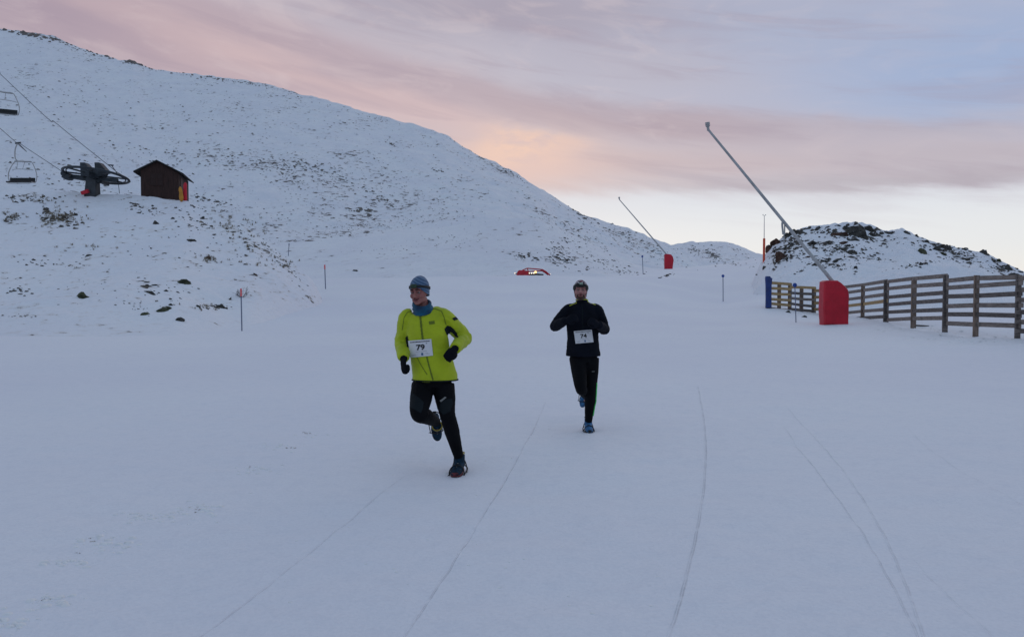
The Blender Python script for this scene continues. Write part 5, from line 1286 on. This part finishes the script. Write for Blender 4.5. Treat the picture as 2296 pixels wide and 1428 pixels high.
# ------------------------------------------------------------------ runner in lime jacket
def runner_a():
    pr = Person(1029, 1061, 'running man in lime jacket, blue beanie and black tights wearing bib 79'); P = pr.P
    H = P(940.5, 654, -.02)                                   # head centre
    T = Matrix.Translation(H) @ Matrix.Rotation(math.radians(180 - 21), 4, 'Z') @ Matrix.Rotation(math.radians(-7), 4, 'X') @ Matrix.Rotation(math.radians(3), 4, 'Y') @ Matrix.Scale(0.965, 4)
    neck0 = P(950, 698, .03); nk1 = P(944, 668, .03)
    shR, shL = P(912, 712, .04), P(998, 711, .02); elR, elL = P(902, 768, .10), P(1041, 757, .14); wrR, wrL = P(905, 804, -.10), P(1020, 782, -.12)
    # --- continuous body under the clothes
    mb = MB(); head_shapes(mb, T)
    mb.tube([nk1, (nk1 + neck0) / 2, neck0], [.052, .054, .062], 14)
    tors = [(P(952, 700, .04), .10, .07), (P(955, 718, .04), .155, .09), (P(958, 745, .04), .155, .10), (P(962, 775, .04), .135, .095), (P(968, 805, .04), .125, .09), (P(972, 835, .03), .145, .10), (P(973, 862, .03), .15, .105)]
    mb.tube([a for a, b, c in tors], [b for a, b, c in tors], 20, ry=[c for a, b, c in tors], side=(1, 0, 0))
    hpR, hpL = P(948, 862, .03), P(994, 862, .03); knR, knL = P(940, 925, -.17), P(1003, 928, -.03); anR, anL = P(978, 946, .22), P(1029, 1014, .02)
    for a, b, c in ((shR, elR, wrR), (shL, elL, wrL)):
        mb.tube(catmull([a, (a + b) / 2, b, (b + c) / 2, c], 4), [.050] * 4 + [.044] * 4 + [.038] * 4 + [.034] * 4 + [.026], 12)
    for a, b, c in ((hpR, knR, anR), (hpL, knL, anL)):
        mb.tube(catmull([a, (a + b) / 2, b, b * .65 + c * .35, c], 4), [.078] * 4 + [.068] * 4 + [.046] * 4 + [.038, .036, .032, .027] + [.022], 12)
    handR = frame_from(wrR, P(905, 826, -.16) - wrR, Vector((-1, -.3, .2)))
    handL = frame_from(wrL, P(1006, 798, -.20) - wrL, Vector((.3, -.9, .5)))
    hand(mb, handR, 1, 0, 1.25); hand(mb, handL, -1, 0, 1.25)
    for a, dv in ((anR, P(982, 985, .24) - anR), (anL, Vector((0, 0, -.10)))): mb.tube([a, a + dv * .5], [.022, .020], 10)
    me = fuse(mb, .0048, 3, .4, 'body'); carve_head(me, T); pr.add('body', me, M_skinA)
    face(pr, T, 'A', True)
    # --- jacket
    mb = MB()
    tors = [(P(951, 690, .045), .062, .058), (P(951, 694, .045), .085, .070), (P(953, 700, .045), .158, .095), (P(955, 713, .04), .186, .115), (P(957, 738, .03), .188, .130), (P(960, 765, .03), .182, .132), (P(965, 795, .03), .180, .128), (P(971, 825, .025), .192, .130), (P(975, 846, .02), .202, .134), (P(975.5, 852, .02), .203, .134)]
    cc = catmull([a for a, b, c in tors], 3); ra = np.interp(np.linspace(0, 9, len(cc)), range(10), [b for a, b, c in tors]); rb = np.interp(np.linspace(0, 9, len(cc)), range(10), [c for a, b, c in tors])
    mb.tube(cc, [float(x) for x in ra], 32, ry=[float(x) for x in rb], side=(1, 0, 0))
    for a, b, c, a0 in ((shR, elR, wrR, P(926, 706, .04)), (shL, elL, wrL, P(984, 703, .03))):
        pts = catmull([a0, a, (a + b) / 2, b, (b + c) / 2, c], 5); rr = np.interp(np.linspace(0, 5, len(pts)), range(6), [.060, .072, .074, .070, .062, .050])
        mb.tube(pts, [float(x) for x in rr], 18)
        mb.ell(a, (.070, .078, .064)); mb.ell(b, (.068, .068, .068))
    me = fuse(mb, .0075, 8, .5, 'jacket')
    folds(me, .0065, 11, [(elR, .13, 1.5), (elL, .15, 1.7), (P(915, 715), .12, 1.0), (P(998, 735), .14, 1.4), (P(965, 800, -.1), .2, 1.0), (wrR, .1, 1.4), (wrL, .1, 1.4), (P(975, 845, -.1), .12, .8)], 2.0)
    bvj = bvh_of(me); jk = pr.add('jacket', me, M_lime)
    pr.decal('zip', bvj, line_poly([(941, 692), (943, 715), (946, 745), (949, 770)], 4.2), M_limed, .003, .9, jk)
    pr.decal('zip', bvj, line_poly([(957, 800), (962, 820), (967, 838), (971, 852)], 3.2), M_limed, .003, .9, jk)
    pr.decal('seam', bvj, line_poly([(934, 799), (944, 818), (958, 840)], 1.6), M_limed, .0025, .7, jk)
    pr.decal('seam', bvj, line_poly([(962, 692), (978, 693), (990, 698), (996, 712), (1000, 728)], 1.6), M_limed, .0025, .7, jk)
    pr.decal('seam', bvj, line_poly([(925, 696), (914, 700), (906, 712), (902, 740)], 1.4), M_limed, .0025, .7, jk)
    pr.decal('side_panel', bvj, [(996, 738), (1002, 730), (1010, 731), (1018, 738), (1024, 746), (1028, 757), (1024, 757), (1014, 745), (1009, 744), (1007, 753), (1001, 750)], M_tightg, .003, .9, jk, label='black stretch panel under the arm')
    pr.decal('side_panel', bvj, [(909, 757), (914, 752), (917, 765), (918, 780), (912, 778)], M_tightg, .003, .9, jk, label='black stretch panel under the arm')
    pr.decal('chest_print', bvj, [(961, 721), (974, 719), (975, 726), (963, 728)], M_limed, .003, .8, jk)
    pr.decal('sleeve_print', bvj, [(1013, 714), (1027, 708), (1033, 714), (1018, 719)], M_tightg, .003, .8, jk)
    mb = MB(); c_ = P(975.5, 852, .02); mb.tube([c_ + Vector((math.cos(a) * .204, math.sin(a) * .135, .004)) for a in [i * math.pi / 20 for i in range(40)]], .006, 6, closed=True); pr.add('hem', mb.mesh('hem', True), M_tightg, None, jk)
    # --- tights
    mb = MB(); mb.tube([P(972, 835, .03), P(973, 850, .03), P(972, 866, .03)], [.150, .160, .155], 24, ry=[.105, .112, .11], side=(1, 0, 0))
    for a, b, c, r5 in ((hpR, knR, anR, [.100, .098, .078, .070, .046]), (hpL, knL, anL + Vector((0, 0, -.045)), [.100, .092, .070, .069, .043])):
        pts = catmull([a, (a + b) / 2, b, b * .62 + c * .38, c], 6); rr = np.interp(np.linspace(0, 4, len(pts)), range(5), r5); mb.tube(pts, [float(x) for x in rr], 18)
    mb.ell(knR, (.070, .072, .070)); mb.ell(P(970, 866, .04), (.10, .09, .06))
    me = fuse(mb, .007, 6, .5, 'tights'); folds(me, .0028, 16, [(knR, .1, 1.5), (knL, .1, 1.5), (P(970, 870), .12, 1.2)], 7.0); bvt = bvh_of(me); tg = pr.add('tights', me, M_tight)
    pr.decal('thigh_panel', bvt, [(918, 885), (925, 881), (940, 892), (950, 902), (948, 915), (944, 926), (930, 918), (918, 912)], M_tightg, .002, 1.0, tg)
    pr.decal('thigh_panel', bvt, [(988, 900), (1000, 895), (1014, 893), (1015, 905), (1010, 922), (994, 930), (985, 920)], M_tightg, .002, 1.0, tg)
    pr.decal('thigh_print', bvt, [(986, 898), (998, 889), (1001, 891), (989, 901)], M_refl, .004, .6, tg)
    # --- gloves
    for nm, hf, sd in (('glove', handR, 1), ('glove', handL, -1)):
        mb = MB(); hand(mb, hf, sd, .0055, 1.25); mb.tube([hf @ Vector((0, -.045, 0)), hf @ Vector((0, -.02, 0)), hf @ Vector((0, .01, 0))], [.036, .035, .033], 12)
        pr.add(nm, fuse(mb, .0042, 2, .4, 'glove'), M_glove)
    mb = MB(); mb.tube([handL @ (Vector((math.cos(a) * .040, -.030, math.sin(a) * .038))) for a in [i * math.pi / 10 for i in range(20)]], .004, 6, closed=True); pr.add('wrist_band', mb.mesh('wb', True), M_sock)
    # --- shoes
    fL = frame_from(P(1028, 1012, .02), P(1027, 1042, -.20) - P(1028, 1020, .02), Vector((0, -.25, 1)))
    # stands flat on the snow
    a0 = P(1029, 1036, 0); a0.z = .112; yv = Vector((-.10, -1, -.015)); fL = frame_from(Vector((anL.x, .045, .123)), yv, Vector((0, -.05, 1)))
    shoe(pr, fL, M_shoed, M_soler, 1.27, lab='dark blue running shoe planted on the snow')
    fR = frame_from(P(979, 952, .235), P(983, 985, .27) - P(978, 948, .22), Vector((.25, -1, -.1)))
    shoe(pr, fR, M_shoed, M_sole, 1.12, lab='dark blue running shoe kicked up behind')
    for (c_, up, r_) in ((fL @ Vector((0, -.006, .050)), fL.to_3x3() @ Vector((0, 0, 1)), .046), (fR @ Vector((0, -.006, .040)), fR.to_3x3() @ Vector((0, 0, 1)), .045)):
        x_ = up.orthogonal().normalized(); y_ = up.cross(x_); mb = MB(); mb.tube([c_ + x_ * math.cos(a) * r_ + y_ * math.sin(a) * r_ for a in [i * math.pi / 12 for i in range(24)]], .006, 6, closed=True); pr.add('cuff', mb.mesh('cuff', True), M_sock)
    # --- neck gaiter, beanie, lamp strap
    g0, g1 = P(950, 698, .015), P(946, 679, .0); mb = MB(); ax = (g1 - g0)
    for q_, r0 in ((0, .080), (.3, .082), (.6, .078), (.9, .072)):
        c_ = g0 + ax * q_ + Vector((0, -.012, 0)); mb.tube([c_ + Vector((math.cos(a) * r0, math.sin(a) * r0 * .98, .010 * math.cos(a + q_ * 5) + (.024 * math.sin(a)))) for a in [i * math.pi / 16 for i in range(32)]], .015, 8, closed=True)
    me = fuse(mb, .006, 3, .5, 'gaiter'); folds(me, .003, 30, [], 1.0); pr.add('neck_gaiter', me, M_gait)
    be = pr.add('beanie', cap_shell(T, .050, -.034, -.060, .009, .012, .014), beanie_mat())
    pr.add('strap', band(T, .060, .010, .022, .014, 0.0), M_black, None, be)
    mb = MB(); R_ = T.to_3x3().to_4x4(); mb.box(T @ Vector((0, .098, .062)), (.056, .026, .036), R_, .008); pr.add('head_lamp', mb.mesh('lamp', True), simple('dark_green_lamp', (.012, .035, .016), .4, .3, 30), None, be)
    pr.decal('beanie_print', bvh_of(be.data), [(921, 629), (926, 620), (932, 617), (938, 618), (936, 626), (932, 634), (922, 633)], M_black, .0015, .8, be)
    bib(pr, bvj, ((915, 764), (967, 760), (971, 797), (919, 802)), '79', 0)
runner_a()

# ------------------------------------------------------------------ runner in dark jacket
def runner_b():
    pr = Person(1318, 967, 'running bearded man in black jacket and patterned cap wearing bib 74'); P = pr.P
    H = P(1302, 652.5, .02)
    T = Matrix.Translation(H) @ Matrix.Rotation(math.radians(180 - 6), 4, 'Z') @ Matrix.Rotation(math.radians(10), 4, 'X') @ Matrix.Scale(0.98, 4)
    neck0 = P(1305, 686, .05); nk1 = P(1303, 664, .04)
    shR, shL = P(1274, 695, .03), P(1339, 696, .03); elR, elL = P(1244, 731, .05), P(1355, 738, .06); wrR, wrL = P(1269, 719, -.22), P(1342, 728, -.24)
    mb = MB(); head_shapes(mb, T); mb.tube([nk1, (nk1 + neck0) / 2, neck0], [.054, .056, .064], 14)
    tors = [(P(1305, 688, .05), .10, .07), (P(1306, 700, .04), .16, .09), (P(1306, 720, .04), .155, .10), (P(1307, 745, .04), .135, .095), (P(1307, 770, .04), .14, .09), (P(1308, 798, .03), .15, .10)]
    mb.tube([a for a, b, c in tors], [b for a, b, c in tors], 20, ry=[c for a, b, c in tors], side=(1, 0, 0))
    hpR, hpL = P(1295, 802, .03), P(1325, 802, .03); knR, knL = P(1302.5, 869, -.20), P(1325.5, 868, -.03); anR, anL = P(1313, 888, .20), P(1319.5, 937, .03)
    for a, b, c in ((shR, elR, wrR), (shL, elL, wrL)):
        mb.tube(catmull([a, (a + b) / 2, b, (b + c) / 2, c], 4), [.050] * 4 + [.044] * 4 + [.038] * 4 + [.034] * 4 + [.026], 12)
    for a, b, c in ((hpR, knR, anR), (hpL, knL, anL)):
        mb.tube(catmull([a, (a + b) / 2, b, b * .65 + c * .35, c], 4), [.074] * 4 + [.064] * 4 + [.044] * 4 + [.036, .034, .030, .026] + [.021], 12)
    handR = frame_from(wrR, Vector((.8, -.5, .35)), Vector((-.2, -.9, .4))); handL = frame_from(wrL, Vector((-.7, -.55, .35)), Vector((.2, -.9, .4)))
    hand(mb, handR, 1); hand(mb, handL, -1)
    for a, dv in ((anR, Vector((0, .03, -.1))), (anL, Vector((0, 0, -.10)))): mb.tube([a, a + dv * .6], [.021, .020], 10)
    me = fuse(mb, .0048, 3, .4, 'body'); carve_head(me, T); pr.add('body', me, M_skinB)
    face(pr, T, 'B', False)
    # beard: shaggy shell round the jaw
    mb = MB(); R = T.to_3x3()
    for (c, r) in (((0, .036, -.070), (.058, .053, .048)), ((0, .064, -.096), (.036, .032, .028)), ((.050, .015, -.050), (.022, .035, .040)), ((-.050, .015, -.050), (.022, .035, .040))): mb.ell(T @ Vector(c), r, R, 20, 12)
    for s_ in (-1, 1): mb.tube([T @ Vector((s_ * .004, .098, -.050)), T @ Vector((s_ * .022, .089, -.054)), T @ Vector((s_ * .034, .074, -.072))], [.006, .007, .007], 8)
    me = fuse(mb, .0048, 2, .4, 'beard')
    Ti = T.inverted(); bm = bmesh.new(); bm.from_mesh(me); dl = []
    for v in bm.verts:
        l = Ti @ v.co; lim = -.050 + .045 * min(1, max(0, (.06 - l.y) / .05))
        if l.z > lim or (abs(l.x) < .019 and -.078 < l.z < -.054 and l.y > .07): dl.append(v)
        else: v.co += v.normal * (.003 * mn.noise(v.co * 160) - .0015)
    bmesh.ops.delete(bm, geom=dl, context='VERTS'); bm.to_mesh(me); bm.free(); pr.add('beard', me, M_beard)
    mb = MB()
    tors = [(P(1304, 671.5, .045), .066, .062), (P(1305, 677, .045), .072, .068), (P(1305, 683, .045), .135, .085), (P(1306, 692, .04), .188, .110), (P(1306, 712, .03), .192, .128), (P(1306, 735, .03), .182, .130), (P(1307, 758, .03), .180, .126), (P(1307, 780, .03), .190, .128), (P(1307.5, 793, .025), .199, .132), (P(1307.5, 798, .025), .200, .132)]
    cc = catmull([a for a, b, c in tors], 3); ra = np.interp(np.linspace(0, 9, len(cc)), range(10), [b for a, b, c in tors]); rb = np.interp(np.linspace(0, 9, len(cc)), range(10), [c for a, b, c in tors])
    mb.tube(cc, [float(x) for x in ra], 32, ry=[float(x) for x in rb], side=(1, 0, 0))
    for a, b, c, a0 in ((shR, elR, wrR, P(1285, 691, .04)), (shL, elL, wrL, P(1328, 691, .03))):
        pts = catmull([a0, a, (a + b) / 2, b, (b + c) / 2, c], 5); rr = np.interp(np.linspace(0, 5, len(pts)), range(6), [.058, .068, .070, .064, .058, .046])
        mb.tube(pts, [float(x) for x in rr], 18); mb.ell(a, (.066, .074, .060)); mb.ell(b, (.062, .062, .062))
    me = fuse(mb, .0075, 8, .5, 'jacket'); folds(me, .006, 11, [(elR, .13, 1.5), (elL, .15, 1.5), (P(1306, 770, -.1), .2, 1.0)], 5.0); bvj = bvh_of(me); jk = pr.add('jacket', me, M_navy)
    pr.decal('piping', bvj, line_poly([(1291, 674), (1293, 680), (1286, 682), (1277, 686)], 1.5), M_yelp, .004, .6, jk)
    pr.decal('piping', bvj, line_poly([(1317, 673), (1318, 677), (1326, 680), (1335, 684)], 1.5), M_yelp, .004, .6, jk)
    pr.decal('zip', bvj, line_poly([(1305, 680), (1306, 710), (1307, 738)], 1.3), M_tightg, .003, .7, jk)
    c_ = P(1304, 672.5, .045); mb = MB(); mb.tube([c_ + Vector((math.cos(a) * .068, math.sin(a) * .064, -.006 * math.sin(a))) for a in [i * math.pi / 16 for i in range(32)]], .0055, 6, closed=True); pr.add('collar_trim', mb.mesh('ct', True), M_yelp, None, jk)
    mb = MB(); mb.tube([P(1308, 790, .03), P(1308, 800, .03), P(1310, 812, .03)], [.150, .158, .150], 24, ry=[.105, .11, .11], side=(1, 0, 0))
    for a, b, c, r5 in ((hpR, knR, anR, [.098, .088, .066, .060, .040]), (hpL, knL, anL + Vector((0, 0, -.045)), [.096, .086, .064, .066, .042])):
        pts = catmull([a, (a + b) / 2, b, b * .62 + c * .38, c], 6); rr = np.interp(np.linspace(0, 4, len(pts)), range(5), r5); mb.tube(pts, [float(x) for x in rr], 18)
    mb.ell(knR, (.066, .068, .066)); mb.ell(P(1310, 812, .04), (.10, .09, .07))
    me = fuse(mb, .007, 6, .5, 'tights'); folds(me, .0025, 16, [(knR, .1, 1.5), (knL, .1, 1.5)], 3.0); bvt = bvh_of(me); tg = pr.add('tights', me, M_tight)
    mb = MB(); ps = []
    for t_ in np.linspace(0.0, 1.0, 14):
        py = 858 + t_ * 74
        best = None
        for dx_ in np.arange(14, -6, -.5):
            h = pr.cast(bvt, 1324 + dx_, py)
            if h[0] is not None: best = h; break
        if best: ps.append(best[0] + Vector((.001, -.006, 0)))
    mb.tube(ps, .007, 6); pr.add('side_stripe', mb.mesh('ss', True), M_green, None, tg)
    pr.decal('thigh_mark', bvt, [(1327, 832.5), (1333, 832), (1333, 833), (1327, 833.6)], M_refl, .003, .4, tg)
    for hf, sd in ((handR, 1), (handL, -1)):
        mb = MB(); hand(mb, hf, sd, .0055); mb.tube([hf @ Vector((0, -.04, 0)), hf @ Vector((0, -.02, 0)), hf @ Vector((0, .01, 0))], [.034, .034, .032], 12)
        pr.add('glove', fuse(mb, .0042, 2, .4, 'glove'), M_navy)
    fL = frame_from(Vector((anL.x, .045, .108)), Vector((-.02, -1, -.02)), Vector((0, -.05, 1))); shoe(pr, fL, M_shoeb, M_sole, 1.12, lab='bright blue running shoe planted on the snow')
    fR = frame_from(P(1312, 889, .21), Vector((-.1, .35, -1)), Vector((.1, -1, -.3))); shoe(pr, fR, M_shoeb, M_sole, .98, lab='bright blue running shoe kicked up behind the knee')
    for c_, r_ in ((fL @ Vector((0, -.006, .045)), .040),):
        mb = MB(); mb.tube([c_ + Vector((math.cos(a) * r_, math.sin(a) * r_, 0)) for a in [i * math.pi / 12 for i in range(24)]], .008, 6, closed=True); pr.add('cuff', mb.mesh('cuff', True), M_shoed)
    be = pr.add('cap', cap_shell(T, .055, -.025, -.05, .006, .004), cap_mat())
    pr.add('strap', band(T, .062, .02, .030, .010, 0.0, .005), M_black, None, be)
    pr.add('ear_band', band(T, .045, -.03, .035, .007, 0.0, .004), M_black, None, be)
    mb = MB(); mb.box(T @ Vector((-.006, .096, .070)), (.038, .018, .024), T.to_3x3().to_4x4(), .006); pr.add('head_lamp', mb.mesh('lamp', True), simple('pale_green_lamp', (.22, .30, .24), .4, .3, 30), None, be)
    bib(pr, bvj, ((1286.5, 742.5), (1327, 739), (1331, 767), (1290.5, 770.5)), '74', 0)
runner_b()
